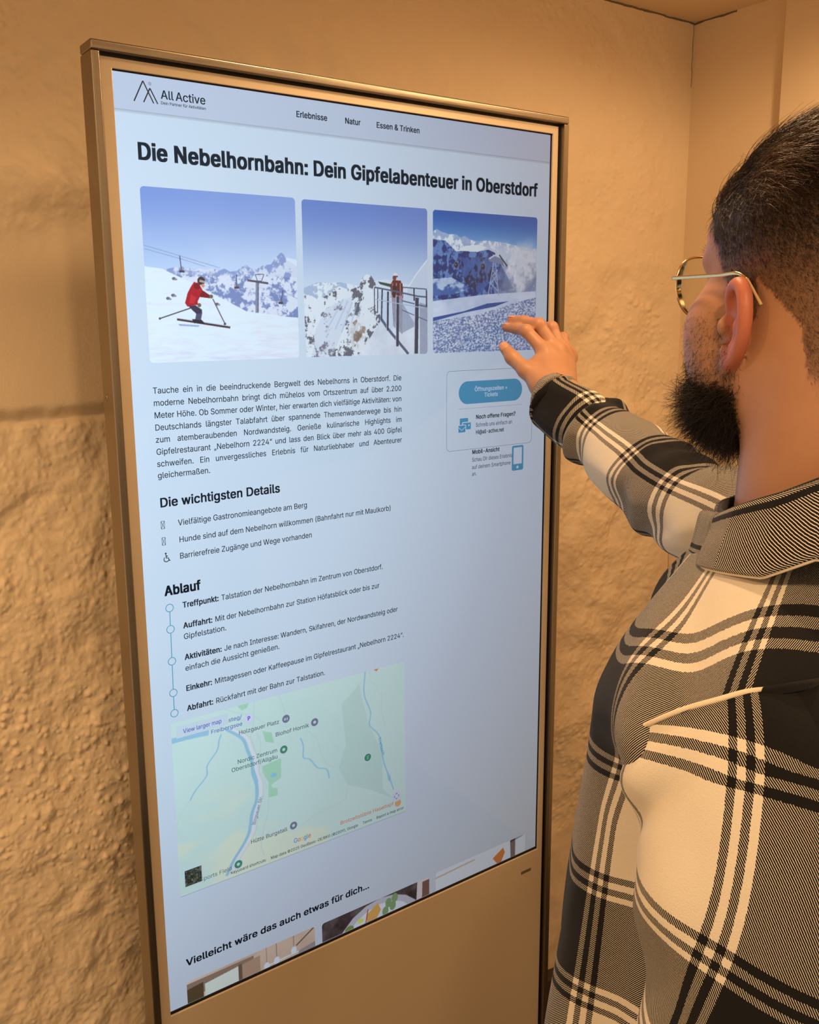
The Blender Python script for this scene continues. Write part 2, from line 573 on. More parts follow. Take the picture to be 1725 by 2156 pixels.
def glyph(ch):
    if ch in _g:
        return _g[ch]
    o, c, d = _dim('H' + ch + 'H')
    adv = d.x - HH
    _kill(o, c)
    if ch == ' ':
        _g[ch] = (np.zeros((0, 2)), [], adv)
        return _g[ch]
    o, c, d = _dim(ch)
    cu = o.to_curve(bpy.context.evaluated_depsgraph_get(), apply_modifiers=False)
    loops = []
    for s in cu.splines:
        pts = []
        bp = s.bezier_points
        if len(bp):
            k = len(bp)
            for i in range(k):
                a, b = bp[i], bp[(i + 1) % k]
                p0, p1, p2, p3 = (np.array(v[:2]) for v in (a.co, a.handle_right, b.handle_left, b.co))
                straight = abs(np.cross(p1 - p0, p3 - p0)) + abs(np.cross(p2 - p0, p3 - p0)) < 1e-7
                st = 1 if straight else 4
                for t in np.arange(st) / st:
                    pts.append((1 - t) ** 3 * p0 + 3 * (1 - t) ** 2 * t * p1 + 3 * (1 - t) * t * t * p2 + t ** 3 * p3)
        else:
            pts = [np.array(q.co[:2]) for q in s.points]
        cl = [pts[0]]
        for q in pts[1:]:
            if np.linalg.norm(q - cl[-1]) > 1e-5:
                cl.append(q)
        if np.linalg.norm(cl[0] - cl[-1]) < 1e-5:
            cl.pop()
        if len(cl) > 2:
            loops.append(np.array(cl))
    o.to_curve_clear()
    _kill(o, c)
    vs_, es = [], []
    for L in loops:
        b = len(vs_)
        vs_ += [Vector(q) for q in L]
        es += [(b + i, b + (i + 1) % len(L)) for i in range(len(L))]
    ov, oe, of, *_ = geometry.delaunay_2d_cdt(vs_, es, [], 0, 1e-6)
    ov = np.array([tuple(v) for v in ov])
    tri = []
    for f in of:
        q = ov[list(f)].mean(0)
        w = 0
        for L in loops:
            A, B = L, np.roll(L, -1, 0)
            up = (A[:, 1] <= q[1]) & (B[:, 1] > q[1])
            dn = (A[:, 1] > q[1]) & (B[:, 1] <= q[1])
            cr = (B[:, 0] - A[:, 0]) * (q[1] - A[:, 1]) - (q[0] - A[:, 0]) * (B[:, 1] - A[:, 1])
            w += np.sum(up & (cr > 0)) - np.sum(dn & (cr < 0))
        if w != 0:
            tri.append(tuple(f))
    _g[ch] = (ov, tri, adv)
    return _g[ch]

INK = (0.030, 0.036, 0.048)
def text(name, items, parent, layer=4, col=INK):
    """items: (string, x0, x1, baseline, cap_height_mm, weight, opts); ONE mesh of lettering"""
    V, F, C = [], [], []
    for it in items:
        s, x0, x1, zb, cap, wt = it[:6]
        op = it[6] if len(it) > 6 else {}
        cc = op.get('col', col)
        k = cap / CAP
        adv = [glyph(ch)[2] for ch in s]
        tot = sum(adv) * k
        nsp = s.count(' ')
        if 'sx' in op and nsp:                       # justified: stretch the spaces
            sx = op['sx']
            extra = ((x1 - x0) - tot * sx) / nsp
        else:
            sx, extra = ((x1 - x0) / tot if x1 is not None else op.get('sx', 0.9)), 0
        rot = op.get('rot', 0.0)
        cr, sr = math.cos(rot), math.sin(rot)
        pen = 0.0
        cols = op.get('cols')
        gs = 1.0 - 1.35 * max(0.0, wt - .02)          # heavy letters are drawn a little narrower than their advance
        for gi, ch in enumerate(s):
            gv, gt, ga = glyph(ch)
            sh = (1 - gs) * ga * .5
            if len(gv):
                offs = [(0, 0)] if wt <= 0 else [(dx * wt * cap, dz * wt * cap) for dx, dz in ((-1, -.6), (1, -.6), (-1, .6), (1, .6), (0, 0))]
                for dx, dz in offs:
                    b = len(V)
                    for gx, gz in gv:
                        lx, lz = pen + (gx * gs + sh) * k * sx + dx, gz * k + dz
                        V.append(sp(x0 + lx * cr - lz * sr, zb + lx * sr + lz * cr, layer))
                        C.append(cols[gi] if cols else cc)
                    F += [tuple(i + b for i in t) for t in gt]
            pen += ga * k * sx + (extra if ch == ' ' else 0)
    return mesh_from(name, np.array(V), F, M_lcd, parent, smooth=False, attrs={'Col': np.array(C)})

# --- raster pictures: painted into the vertices of a fine grid (they are pictures on a screen)
class Pic:
    def __init__(self, w, h, ss=2):
        self.w, self.h, self.ss = w, h, ss
        self.W, self.Hh = w * ss, h * ss
        self.u, self.v = np.meshgrid((np.arange(self.W) + .5) / self.W, (np.arange(self.Hh) + .5) / self.Hh)
        self.a = np.zeros((self.Hh, self.W, 3))
    def poly(self, pts, col, alpha=1.0):
        P = np.asarray(pts, float)
        j0, j1 = max(0, int(P[:, 0].min() * self.W) - 1), min(self.W, int(P[:, 0].max() * self.W) + 2)
        i0, i1 = max(0, int(P[:, 1].min() * self.Hh) - 1), min(self.Hh, int(P[:, 1].max() * self.Hh) + 2)
        if j1 <= j0 or i1 <= i0:
            return
        u, v = self.u[i0:i1, j0:j1], self.v[i0:i1, j0:j1]
        ins = np.zeros(u.shape, bool)
        for (ax, ay), (bx, by) in zip(P, np.roll(P, -1, 0)):
            if ay == by:
                continue
            ins ^= ((ay > v) != (by > v)) & (u < (bx - ax) * (v - ay) / (by - ay) + ax)
        self.paint(ins, col, alpha, (slice(i0, i1), slice(j0, j1)))
    def paint(self, msk, col, alpha=1.0, sl=None):
        sl = sl or (slice(None), slice(None))
        a = self.a[sl]
        c = np.asarray(col, float)
        if c.ndim == 3:
            c = c[sl]
        w = (msk * alpha)[..., None] if not np.isscalar(alpha) or True else msk
        a[...] = a * (1 - w) + c * w
    def line(self, pts, wd, col, alpha=1.0):
        for (ax, ay), (bx, by) in zip(pts[:-1], pts[1:]):
            L = math.hypot(bx - ax, by - ay) + 1e-9
            nx_, ny_ = -(by - ay) / L * wd / 2, (bx - ax) / L * wd / 2
            self.poly([(ax - nx_, ay - ny_), (bx - nx_, by - ny_), (bx + nx_, by + ny_), (ax + nx_, ay + ny_)], col, alpha)
    def dot(self, c, r, col, alpha=1.0, ry=None):
        ry = ry or r
        self.poly([(c[0] + r * math.cos(t), c[1] + ry * math.sin(t)) for t in np.linspace(0, 6.283, 20, endpoint=False)], col, alpha)
    def noise(self, su, sv, seed, octv=4, gain=.55):
        return fbm(self.u * su, self.v * sv, seed=seed, octv=octv, gain=gain)
    def build(self, name, parent, x0, x1, z0, z1, layer, r=0.0, clip=None, white=(206, 222, 242)):
        """x0..x1, z0 (bottom)..z1 (top) in mm; clip = lowest z shown"""
        img = self.a.reshape(self.h, self.ss, self.w, self.ss, 3).mean((1, 3))
        lin = np.clip(srgb_np(img) / np.array(srgb(*white)), 0, 1.15)      # relative to the page white
        xs_ = np.linspace(x0, x1, self.w)
        zs_ = np.linspace(z1, z0, self.h)
        gx, gz = np.meshgrid(xs_, zs_)
        V = np.stack([gx / 1000, np.full_like(gx, YD - layer * 0.00008), Z0 + gz / 1000], -1).reshape(-1, 3)
        ix = np.arange(self.w * self.h).reshape(self.h, self.w)
        F = np.stack([ix[1:, :-1], ix[1:, 1:], ix[:-1, 1:], ix[:-1, :-1]], -1).reshape(-1, 4)
        cx = (gx[1:, :-1] + gx[1:, 1:]) / 2
        cz = (gz[1:, :-1] + gz[:-1, :-1]) / 2
        keep = np.ones(cx.shape, bool)
        if r:
            dx = np.maximum(np.maximum(x0 + r - cx, cx - (x1 - r)), 0)
            dz = np.maximum(np.maximum(z0 + r - cz, cz - (z1 - r)), 0)
            keep = dx * dx + dz * dz <= r * r
        if clip is not None:
            keep &= cz > clip
        F = F[keep.ravel()]
        used, inv = np.unique(F, return_inverse=True)
        return mesh_from(name, V[used], inv.reshape(F.shape), M_lcd, parent, smooth=False, attrs={'Col': lin.reshape(-1, 3)[used]})

def C(*c):
    return np.array(c, float)

P1 = dict(
    ridge=[(0.126,0.46),(0.162,0.451),(0.197,0.446),(0.241,0.466),(0.269,0.445),(0.299,0.465),(0.341,0.447),(0.377,0.459),(0.415,0.445),(0.47,0.457),(0.499,0.447),(0.536,0.464),(0.584,0.458),(0.609,0.436),(0.648,0.422),(0.696,0.451),(0.721,0.442),(0.766,0.419),(0.816,0.414),(0.848,0.373),(0.889,0.339),(0.909,0.35),(0.924,0.384),(0.964,0.401),(1.003,0.427)],
    slope=[(0.002,0.445),(0.109,0.457),(0.177,0.488),(0.265,0.523),(0.371,0.576),(0.499,0.635),(0.631,0.7),(0.719,0.713),(0.809,0.722),(0.911,0.736),(1.005,0.743)],
    jacket=[(0.301,0.527),(0.336,0.547),(0.353,0.577),(0.338,0.598),(0.402,0.608),(0.397,0.624),(0.332,0.617),(0.317,0.644),(0.321,0.663),(0.293,0.665),(0.252,0.674),(0.237,0.653),(0.256,0.594),(0.276,0.561)],
    helmet=[(0.346,0.522)],
    face=[(0.356,0.55)],
    glove=[(0.406,0.613),(0.327,0.665)],
    pants=[(0.257,0.67),(0.302,0.665),(0.342,0.691),(0.343,0.712),(0.332,0.754),(0.296,0.75),(0.304,0.716),(0.278,0.691)],
    boots=[(0.275,0.746),(0.335,0.75),(0.361,0.776),(0.288,0.771)],
    ski=[(0.182,0.747),(0.522,0.799)],
    pole=[(0.415,0.627),(0.488,0.777),(0.27,0.682),(0.077,0.742)],
    shadow=[(0.188,0.774),(0.324,0.784),(0.314,0.793),(0.196,0.785)],
    pylon=[(0.717,0.525),(0.708,0.711)],
    bar=[(0.649,0.513),(0.792,0.53)],
    head=[(0.704,0.477),(0.764,0.476),(0.747,0.516),(0.718,0.516)],
    cable=[(0.005,0.327),(0.219,0.38),(0.471,0.444),(0.008,0.347),(0.209,0.393),(0.378,0.438),(0.791,0.532),(0.998,0.624)],
    chair=[(0.219,0.38),(0.222,0.425),(0.227,0.469),(0.578,0.48),(0.576,0.531),(0.576,0.559),(0.894,0.571),(0.885,0.615),(0.876,0.651)],
    rock=[(0.176,0.512),(0.166,0.608),(0.134,0.626),(0.442,0.658)],
)
P2 = dict(
    far=[(-0.003,0.554),(0.104,0.514),(0.197,0.517),(0.28,0.511),(0.425,0.534),(0.45,0.549),(0.448,0.61),(-0.005,0.632)],
    ridge=[(-0.002,0.603),(0.044,0.593),(0.101,0.622),(0.16,0.602),(0.268,0.536),(0.351,0.56),(0.431,0.534),(0.438,0.489),(0.488,0.454),(0.526,0.467),(0.556,0.507),(0.568,0.548),(0.58,0.609),(0.597,0.764),(0.416,0.995),(0.009,0.993)],
    snow=[(0.157,0.691),(0.277,0.631),(0.375,0.6),(0.348,0.712),(0.272,0.863),(0.209,0.989),(0.055,0.989),(0.084,0.81)],
    slope=[(0.827,0.545),(0.9,0.449),(0.998,0.347),(0.997,0.607),(0.826,0.608)],
    walk=[(0.597,0.775),(0.699,0.818),(0.831,0.819),(0.997,0.714),(0.996,1.001),(0.416,0.995)],
    posts=[(0.549,0.544),(0.547,0.702),(0.576,0.548),(0.572,0.712),(0.612,0.555),(0.603,0.764),(0.66,0.567),(0.654,0.83),(0.741,0.598),(0.735,0.94),(0.906,0.607),(0.897,0.995),(0.881,0.544),(0.883,0.628),(0.99,0.553),(0.991,0.671)],
    rails=[(0.549,0.54),(0.702,0.562),(0.913,0.597),(0.997,0.603),(0.781,0.537),(0.994,0.548),(0.78,0.629),(0.997,0.671),(0.578,0.723),(0.66,0.822),(0.83,0.996),(0.779,0.692),(0.996,0.767)],
    hat=[(0.723,0.456)],
    head=[(0.716,0.476)],
    body=[(0.703,0.489),(0.768,0.493),(0.788,0.545),(0.776,0.597),(0.686,0.588),(0.679,0.526)],
    arm=[(0.579,0.501),(0.69,0.517),(0.692,0.54),(0.594,0.519)],
    legs=[(0.691,0.598),(0.787,0.597),(0.778,0.797),(0.7,0.765)],
    mesh=[(0.754,0.608),(0.898,0.799),(0.778,0.85),(0.752,0.818)],
)
P3 = dict(
    ridge=[(0.002,0.148),(0.036,0.131),(0.084,0.15),(0.14,0.163),(0.203,0.16),(0.252,0.18),(0.288,0.167),(0.338,0.192),(0.425,0.199),(0.499,0.191),(0.665,0.201),(0.757,0.214),(0.991,0.234)],
    dark=[(-0.001,0.201),(0.112,0.207),(0.21,0.278),(0.324,0.268),(0.412,0.271),(0.515,0.256),(0.575,0.276),(0.764,0.53),(0.504,0.589),(-0.002,0.63)],
    cap=[(0.224,0.272),(0.295,0.237),(0.411,0.225),(0.5,0.24),(0.412,0.276)],
    lit=[(-0.002,0.63),(0.504,0.578),(0.995,0.551),(1.007,1.004),(-0.002,0.996)],
    shade=[(-0.002,0.745),(0.284,0.701),(0.505,0.645),(0.719,0.628),(0.581,0.668),(0.284,0.712),(-0.002,0.773)],
    rough=[(-0.002,0.773),(0.431,0.724),(0.735,0.65),(0.996,0.597),(1.007,1.004),(-0.002,0.996)],
    tower=[(0.575,0.298),(0.516,0.578),(0.575,0.298),(0.618,0.583),(0.554,0.399),(0.596,0.443),(0.596,0.443),(0.536,0.499),(0.536,0.499),(0.613,0.555),(0.607,0.398),(0.555,0.443),(0.555,0.443),(0.606,0.51)],
    thead=[(0.519,0.322),(0.575,0.293),(0.651,0.313),(0.671,0.379),(0.622,0.353),(0.519,0.339)],
    cabin=[(0.211,0.374),(0.464,0.379)],
    cable=[(0.21,0.331),(0.211,0.364),(0.468,0.335),(0.466,0.368)],
    lump=[(-0.001,0.475),(0.168,0.461),(0.341,0.535),(0.197,0.58),(-0.002,0.593)],
    cloud=[(0.821,0.302),(0.73,0.395),(0.92,0.436),(0.635,0.263),(0.426,0.216),(0.811,0.53)],
)
MAPD = dict(
    park=[[(155.3,-902.3),(185.0,-898.7),(184.0,-928.3),(168.2,-934.9),(169.2,-939.8),(177.9,-942.6),(177.5,-954.1),(162.8,-952.7),(163.7,-928.9),(154.9,-912.4)],[(120.8,-802.5),(138.7,-802.3),(135.0,-809.5),(127.1,-811.1)],[(157.4,-849.9),(171.2,-856.0),(175.3,-873.0),(161.4,-866.8)]],
    forest=[[(287.5,-843.8),(308.8,-828.0),(319.5,-818.9),(324.3,-846.2),(336.9,-892.9),(358.2,-938.2),(360.1,-1003.7),(379.7,-1025.3),(335.2,-995.7),(295.0,-975.4),(280.0,-944.0),(293.9,-909.7)]],
    river=[[(103.9,-832.7),(126.4,-852.3),(133.5,-872.1),(139.5,-891.8),(140.0,-907.8),(145.0,-927.5),(144.1,-950.0),(136.3,-968.1),(130.5,-996.0),(118.2,-1014.7),(106.1,-1028.7),(93.7,-1049.4)],[(96.0,-837.0),(92.3,-844.7),(88.4,-858.8),(73.4,-876.1),(71.6,-890.9),(54.6,-907.3),(46.5,-918.9)],[(217.3,-877.1),(221.7,-891.1),(221.2,-908.4),(232.2,-915.2),(244.3,-931.8),(259.4,-938.8),(263.6,-954.5)],[(330.4,-802.6),(327.7,-837.6),(338.7,-869.2),(337.0,-890.5),(354.4,-913.7),(360.8,-953.9),(368.9,-978.8),(379.9,-1010.1)],[(25.4,-827.7),(52.4,-827.9),(77.9,-829.8)]],
    road=[[(102.0,-802.9),(122.5,-813.8),(144.6,-824.2),(162.4,-840.1),(197.4,-854.3)],[(146.7,-802.7),(144.3,-832.9),(138.8,-855.8),(146.4,-893.9),(152.1,-925.2),(153.5,-948.5)],[(184.9,-802.5),(193.4,-830.5),(197.8,-843.0)],[(148.2,-849.6),(154.5,-864.8),(151.1,-890.8),(157.1,-915.4),(160.9,-939.5)],[(338.4,-804.5),(338.2,-818.7),(351.5,-831.6),(352.7,-841.5),(359.5,-845.6),(359.1,-874.6),(364.3,-899.3)],[(231.0,-870.5),(245.5,-888.6),(250.0,-908.7),(259.6,-930.6),(272.3,-939.2)],[(46.5,-918.9),(31.9,-934.7),(25.8,-950.1),(28.2,-964.1),(40.4,-972.9)],[(162.7,-953.9),(161.9,-974.5),(154.0,-995.0),(148.1,-1023.3),(152.3,-1038.9)],[(295.0,-975.4),(291.9,-996.4),(268.1,-1003.1),(242.2,-1004.1),(214.1,-1013.7)]],
)
PN = 320
def mountain_tex(p, seed, su=16, sv=20):
    a = p.noise(su, sv, seed, 6, .66)
    b = p.noise(su * 2.2, sv * 1.2, seed + 40, 4, .6)
    return a + .6 * b

# picture 1: skier in red on the piste
p = Pic(PN, PN)
t = sstep(0, .5, p.v)[..., None]
p.a[:] = C(126, 156, 222) * (1 - t) + C(190, 212, 246) * t
p.a += (p.u[..., None] - .5) * C(16, 12, 4)
mt_ = mountain_tex(p, 201)
w = sstep(-.45, .35, mt_)[..., None]
far = C(138, 158, 208) * (1 - w) + C(206, 218, 242) * w
far2 = C(120, 140, 194) * (1 - w) + C(214, 224, 246) * w
far = np.where((p.v > .49)[..., None], far2, far)
p.poly([(.93, .37), (1.0, .38), (1.01, .44), (.9, .40)], C(222, 232, 248), .8)
p.poly(P1['ridge'] + [(1.01, 1.0), (.126, 1.0)], far)
sn = p.noise(9, 60, 203, 4)
snow = C(232, 238, 252) + sn[..., None] * C(9, 8, 5) - sstep(.7, 1, p.v)[..., None] * C(10, 8, 2)
p.poly(P1['slope'] + [(1.01, 1.01), (-.01, 1.01)], snow)
c_ = P1['cable']
for seg in (c_[0:3], c_[3:6], c_[6:8]):
    p.line(seg, .0032, C(120, 140, 180), .75)
ch = P1['chair']
for k in range(3):
    q = ch[3 * k:3 * k + 3]
    p.line(q, .006, C(70, 84, 120))
    p.dot((q[2][0], q[2][1] - .014), .015, C(100, 112, 140), .55)
    p.line([(q[2][0] - .016, q[2][1]), (q[2][0] + .016, q[2][1])], .011, C(62, 60, 84) if k != 1 else C(96, 60, 62))
p.line(P1['pylon'], .022, C(132, 142, 168))
p.line([(x + .006, y) for x, y in P1['pylon']], .007, C(92, 104, 134))
p.line(P1['bar'], .013, C(86, 86, 104))
p.line(P1['head'] + P1['head'][:1], .005, C(86, 96, 120))
for x, y in P1['rock']:
    p.dot((x, y), .013, C(104, 108, 128), 1, .009)
    p.dot((x + .012, y + .004), .009, C(140, 146, 168), 1, .006)
p.poly(P1['shadow'], C(150, 170, 220))
p.line(P1['ski'], .013, C(70, 42, 54)); p.line([(a, b - .006) for a, b in P1['ski']], .004, C(150, 160, 180))
p.line(P1['pole'][:2], .007, C(92, 84, 96)); p.line(P1['pole'][2:], .007, C(76, 74, 92))
p.dot(P1['pole'][1], .008, C(70, 70, 88)); p.dot(P1['pole'][3], .007, C(70, 70, 88))
p.poly(P1['boots'], C(44, 46, 58))
p.poly(P1['pants'], C(76, 84, 112)); p.poly(P1['pants'][:1] + P1['pants'][1:4] + P1['pants'][6:], C(56, 58, 82))
p.poly(P1['jacket'], C(172, 36, 52))
p.poly([P1['jacket'][2], P1['jacket'][4], P1['jacket'][5], P1['jacket'][6], P1['jacket'][3]], C(122, 32, 44))
p.poly([(.275, .60), (.31, .62), (.295, .655), (.262, .655)], C(206, 58, 72), .7)
p.dot(P1['helmet'][0], .025, C(70, 52, 52), 1, .024)
p.line([(.335, .521), (.372, .53)], .013, C(166, 164, 168))
p.dot((.318, .553), .02, C(128, 30, 40))
p.dot(P1['face'][0], .011, C(206, 146, 140))
for g in P1['glove']:
    p.dot(g, .012, C(104, 100, 88))
pic1 = p

# picture 2: person pointing from a fenced lookout over snowy rock
p = Pic(PN, PN)
t = sstep(0, .58, p.v)[..., None]
p.a[:] = C(104, 136, 208) * (1 - t) + C(198, 216, 242) * t
fm = mountain_tex(p, 231, 26, 26)
w = sstep(-.2, .4, fm)[..., None]
p.poly(P2['far'], C(166, 186, 218) * (1 - w) + C(226, 234, 246) * w)
p.poly([(.55, .50), (.64, .485), (.73, .50), (.86, .52), (.86, .57), (.5, .57)], C(222, 232, 246), .6)
rk = mountain_tex(p, 233, 15, 15) + .5 * p.noise(60, 60, 239, 3, .8)
w = sstep(.30, .75, rk)[..., None]
ground = C(220, 230, 244) * (1 - w) + C(98, 104, 120) * w
p.poly(P2['ridge'], ground)
w2 = sstep(.75, 1.1, rk)[..., None]
p.poly(P2['snow'], C(206, 218, 240) * (1 - w2) + C(120, 126, 142) * w2, .92)
for s_ in range(5):
    p.line([(.18 + .05 * s_, .80 + .02 * s_), (.30 + .035 * s_, .62 + .01 * s_)], .012, C(172, 190, 222), .55)
brn = sstep(.55, .9, p.noise(20, 16, 243, 4) + .2)[..., None]
p.poly([(.33, .80), (.45, .72), (.48, .84), (.44, .98), (.36, .95)], C(222, 228, 238) * (1 - brn) + C(136, 116, 104) * brn, .8)
p.poly(P2['slope'], C(196, 212, 238))
p.line(P2['slope'][:3], .01, C(222, 232, 246))
p.poly(P2['walk'], C(212, 222, 240) + p.noise(8, 8, 245)[..., None] * 8)
p.poly(P2['legs'], C(150, 112, 136), .75)
xx = ((p.u * 90 + p.v * 70) % 1 < .5) | ((p.u * 90 - p.v * 70) % 1 < .28)
p.poly(P2['mesh'], np.where(xx[..., None], C(128, 140, 170), C(196, 206, 226)), .85)
p.poly([(.93, .64), (1.01, .66), (1.01, 1.0), (.93, 1.0)], np.where(xx[..., None], C(110, 124, 158), C(190, 202, 224)), .8)
p.poly([(.70, .62), (.78, .64), (.78, .86), (.70, .80)], np.where(xx[..., None], C(120, 128, 150), C(184, 194, 214)), .8)
p.poly(P2['arm'], C(58, 82, 74))
p.poly(P2['body'], C(112, 48, 56))
for k in range(6):
    p.line([(.70 + .016 * k, .51), (.685 + .02 * k, .61)], .006, C(60, 56, 60) if k % 2 else C(170, 150, 150))
p.poly([(.695, .53), (.74, .53), (.72, .61), (.695, .60)], C(70, 50, 52))
p.dot(P2['head'][0], .016, C(120, 76, 66)); p.dot(P2['hat'][0], .019, C(226, 222, 226), 1, .015)
p.line([(P2['hat'][0][0] - .02, P2['hat'][0][1] + .01), (P2['hat'][0][0] + .02, P2['hat'][0][1] + .01)], .010, C(92, 60, 66))
po = P2['posts']
r_ = P2['rails']
for seg, wd in ((r_[0:4], .011), (r_[4:6], .008), (r_[6:8], .008), (r_[8:11], .020), (r_[11:13], .006)):
    p.line(seg, wd, C(84, 98, 130))
for k, wd in enumerate((.008, .009, .013, .017, .024, .034, .012, .012)):
    p.line(po[2 * k:2 * k + 2], wd, C(58, 68, 92))
    if k < 6:
        p.line([(x - wd * .5, y) for x, y in po[2 * k:2 * k + 2]], wd * .25, C(206, 216, 234), .7)
p.line([(.55, .62), (.98, .68)], .006, C(170, 184, 212))
pic2 = p

# picture 3: cable-car pylon above a cloud-filled valley
p = Pic(PN, PN)
t = sstep(0, .3, p.v)[..., None]
p.a[:] = C(30, 96, 184) * (1 - t) + C(128, 182, 232) * t
m3 = mountain_tex(p, 261, 22, 22)
w = sstep(-.1, .35, m3)[..., None]
p.poly(P3['ridge'] + [(1.01, .8), (-.01, .8)], C(150, 176, 218) * (1 - w) + C(228, 236, 248) * w)
cl = p.noise(4, 5, 263, 5, .55)
p.paint(sstep(.0, .5, cl + .9 - abs(p.v - .29) * 7) * sstep(.16, .27, p.v), C(204, 216, 236), .75)
w = sstep(-.35, .6, m3)[..., None]
p.poly(P3['dark'], C(26, 58, 122) * (1 - w) + C(96, 136, 200) * w)
dk = sstep(.25, .7, p.noise(24, 20, 267, 4, .6))[..., None]
p.poly([(.22, .32), (.55, .31), (.56, .45), (.44, .58), (.3, .5)], C(60, 98, 168) * (1 - dk) + C(30, 44, 78) * dk, .85)
p.poly(P3['cap'], C(226, 234, 246))
w = sstep(-.3, .4, p.noise(10, 14, 269, 4))[..., None]
p.poly(P3['lump'], C(64, 104, 176) * (1 - w) + C(186, 208, 238) * w, .9)
cv = p.noise(3.4, 3.0, 271, 5, .55)
den = sstep(.0, .75, cv * .8 + .55 - np.hypot((p.u - .92) * 1.5, (p.v - .43) * 2.1) * 1.15 + .35) * sstep(.17, .33, p.v + .05 * cv)
lgt = sstep(-.5, .7, p.noise(5, 5, 273, 5, .6) - (p.v - .40) * 2.6)[..., None]
p.paint(den, C(112, 132, 172) * (1 - lgt) + C(214, 222, 236) * lgt, .92)
p.poly([(-.01, .62)] + [P3['lit'][0]] + P3['lit'][1:3] + [(1.01, 1.01), (-.01, 1.01)], C(196, 212, 240) + p.noise(5, 9, 277)[..., None] * C(14, 12, 8))
p.poly(P3['shade'], C(46, 84, 158))
gr = p.noise(95, 120, 279, 3, .8) + .5 * vnoise(p.u * 60 + p.v * 40, p.v * 90 - p.u * 30, seed=283)
gg = sstep(-.55, .55, gr)[..., None]
p.poly(P3['rough'], C(98, 124, 176) * (1 - gg) + C(206, 218, 242) * gg)
for k in range(0, len(P3['tower']), 2):
    p.line(P3['tower'][k:k + 2], .009, C(150, 168, 206))
p.poly(P3['thead'], C(120, 136, 172)); p.line(P3['thead'][:3], .012, C(196, 206, 226)); p.line([(.62, .29), (.7, .37)], .012, C(54, 68, 100))
cb_ = P3['cable']
p.line(cb_[:2], .006, C(130, 150, 190)); p.line(cb_[2:], .006, C(130, 150, 190))
for x, y in P3['cabin']:
    p.dot((x, y), .017, C(56, 50, 58), 1, .022); p.dot((x - .005, y - .004), .006, C(140, 110, 80))
pic3 = p

# the three cut-off pictures at the bottom edge (only their top strip is on the screen)
p = Pic(260, 260, 2)
p.a[:] = C(176, 152, 136) + p.noise(4, 4, 301)[..., None] * 8
p.poly([(0, .02), (.5, .02), (.5, .09), (0, .14)], C(120, 98, 84)); p.poly([(0, .06), (.12, .05), (.12, .4), (0, .4)], C(70, 54, 36))
p.poly([(.13, .07), (.38, .05), (.38, .4), (.13, .4)], C(196, 190, 178)); p.poly([(.38, .04), (.41, .04), (.41, .4), (.38, .4)], C(96, 72, 54))
p.poly([(.41, .05), (.55, .04), (.55, .4), (.41, .4)], C(150, 120, 100))
for x, yb in ((.60, .13), (.68, .12), (.82, .10)):
    p.line([(x, .0), (x, yb)], .005, C(110, 96, 90)); p.dot((x, yb + .02), .022, C(232, 224, 216), 1, .03)
p.line([(.84, .09), (1.0, .0)], .012, C(92, 74, 64)); p.line([(.58, .15), (1.0, .14)], .01, C(206, 196, 188)); p.poly([(.86, .14), (1, .12), (1, .3), (.86, .3)], C(128, 118, 116))
card1 = p
p = Pic(260, 260, 2)
p.a[:] = C(58, 48, 50) + p.noise(14, 14, 303)[..., None] * 14
p.dot((.52, .36), .42, C(150, 146, 152), 1, .36); p.dot((.52, .37), .36, C(206, 204, 208), 1, .32)
p.poly([(.40, .09), (.50, .03), (.53, .10), (.46, .2), (.40, .2)], C(176, 128, 66)); p.line([(.41, .05), (.38, .2)], .012, C(150, 70, 52))
for a, b in ((.60, .04), (.64, .08), (.57, .10), (.66, .02)):
    p.dot((a, b + .03), .03, C(98, 122, 84), 1, .04)
p.dot((.34, .12), .03, C(196, 170, 80), 1, .02); p.dot((.24, .15), .04, C(96, 110, 60), 1, .03)
p.poly([(.88, 0), (1, 0), (1, .3), (.86, .3)], C(176, 160, 158)); p.poly([(.93, .02), (1, .02), (1, .3), (.92, .3)], C(96, 66, 60))
card2 = p
p = Pic(260, 260, 2)
p.a[:] = C(224, 226, 232) - (p.v[..., None] * C(60, 60, 58))
p.line([(.0, .05), (.42, .035)], .014, C(196, 172, 140)); p.poly([(.62, .10), (.74, .04), (.76, .09), (.70, .2)], C(206, 120, 60))
p.poly([(.82, .005), (.88, .0), (.88, .2), (.83, .2)], C(122, 104, 96)); p.line([(.82, .015), (.9, -.0)], .02, C(84, 60, 52)); p.line([(.88, .01), (.97, .0)], .016, C(140, 142, 150))
card3 = p

# the street map
MW, MH = 378.0, 252.6
p = Pic(420, 280)
p.a[:] = C(186, 217, 215) + p.noise(3, 2, 311)[..., None] * C(3, 2, 2)
mp_ = lambda pts: [((x - 25.2) / MW, (-802.5 - z) / MH) for x, z in pts]
yl = sstep(.0, .6, p.noise(2.2, 3, 313) + .5 - abs(p.u - .22) * 3.2)[..., None] * sstep(.35, .7, p.v)[..., None]
p.a += yl * C(14, 2, -12)
fr = sstep(-.1, .5, p.noise(5, 5, 315, 4) + .35)
for pts in MAPD['forest']:
    p.poly(mp_(pts), C(174, 207, 203), .8)
for pts in MAPD['park']:
    p.poly(mp_(pts), C(156, 206, 182))
for pts in MAPD['road']:
    p.line(mp_(pts), .0040, C(184, 206, 208), .85)
for k, pts in enumerate(MAPD['river']):
    q = cat_rom(np.array(mp_(pts)), 50)
    p.line([tuple(a) for a in q], .0135 if k == 0 else (.0060 if k != 4 else .03), C(142, 190, 216))
    if k == 0:
        p.line([(a + .016, b) for a, b in q], .012, C(206, 216, 226)); p.line([(a + .028, b) for a, b in q], .004, C(186, 206, 206))
p.dot(mp_([(172.3, -921.2)])[0], .013, C(130, 190, 224))
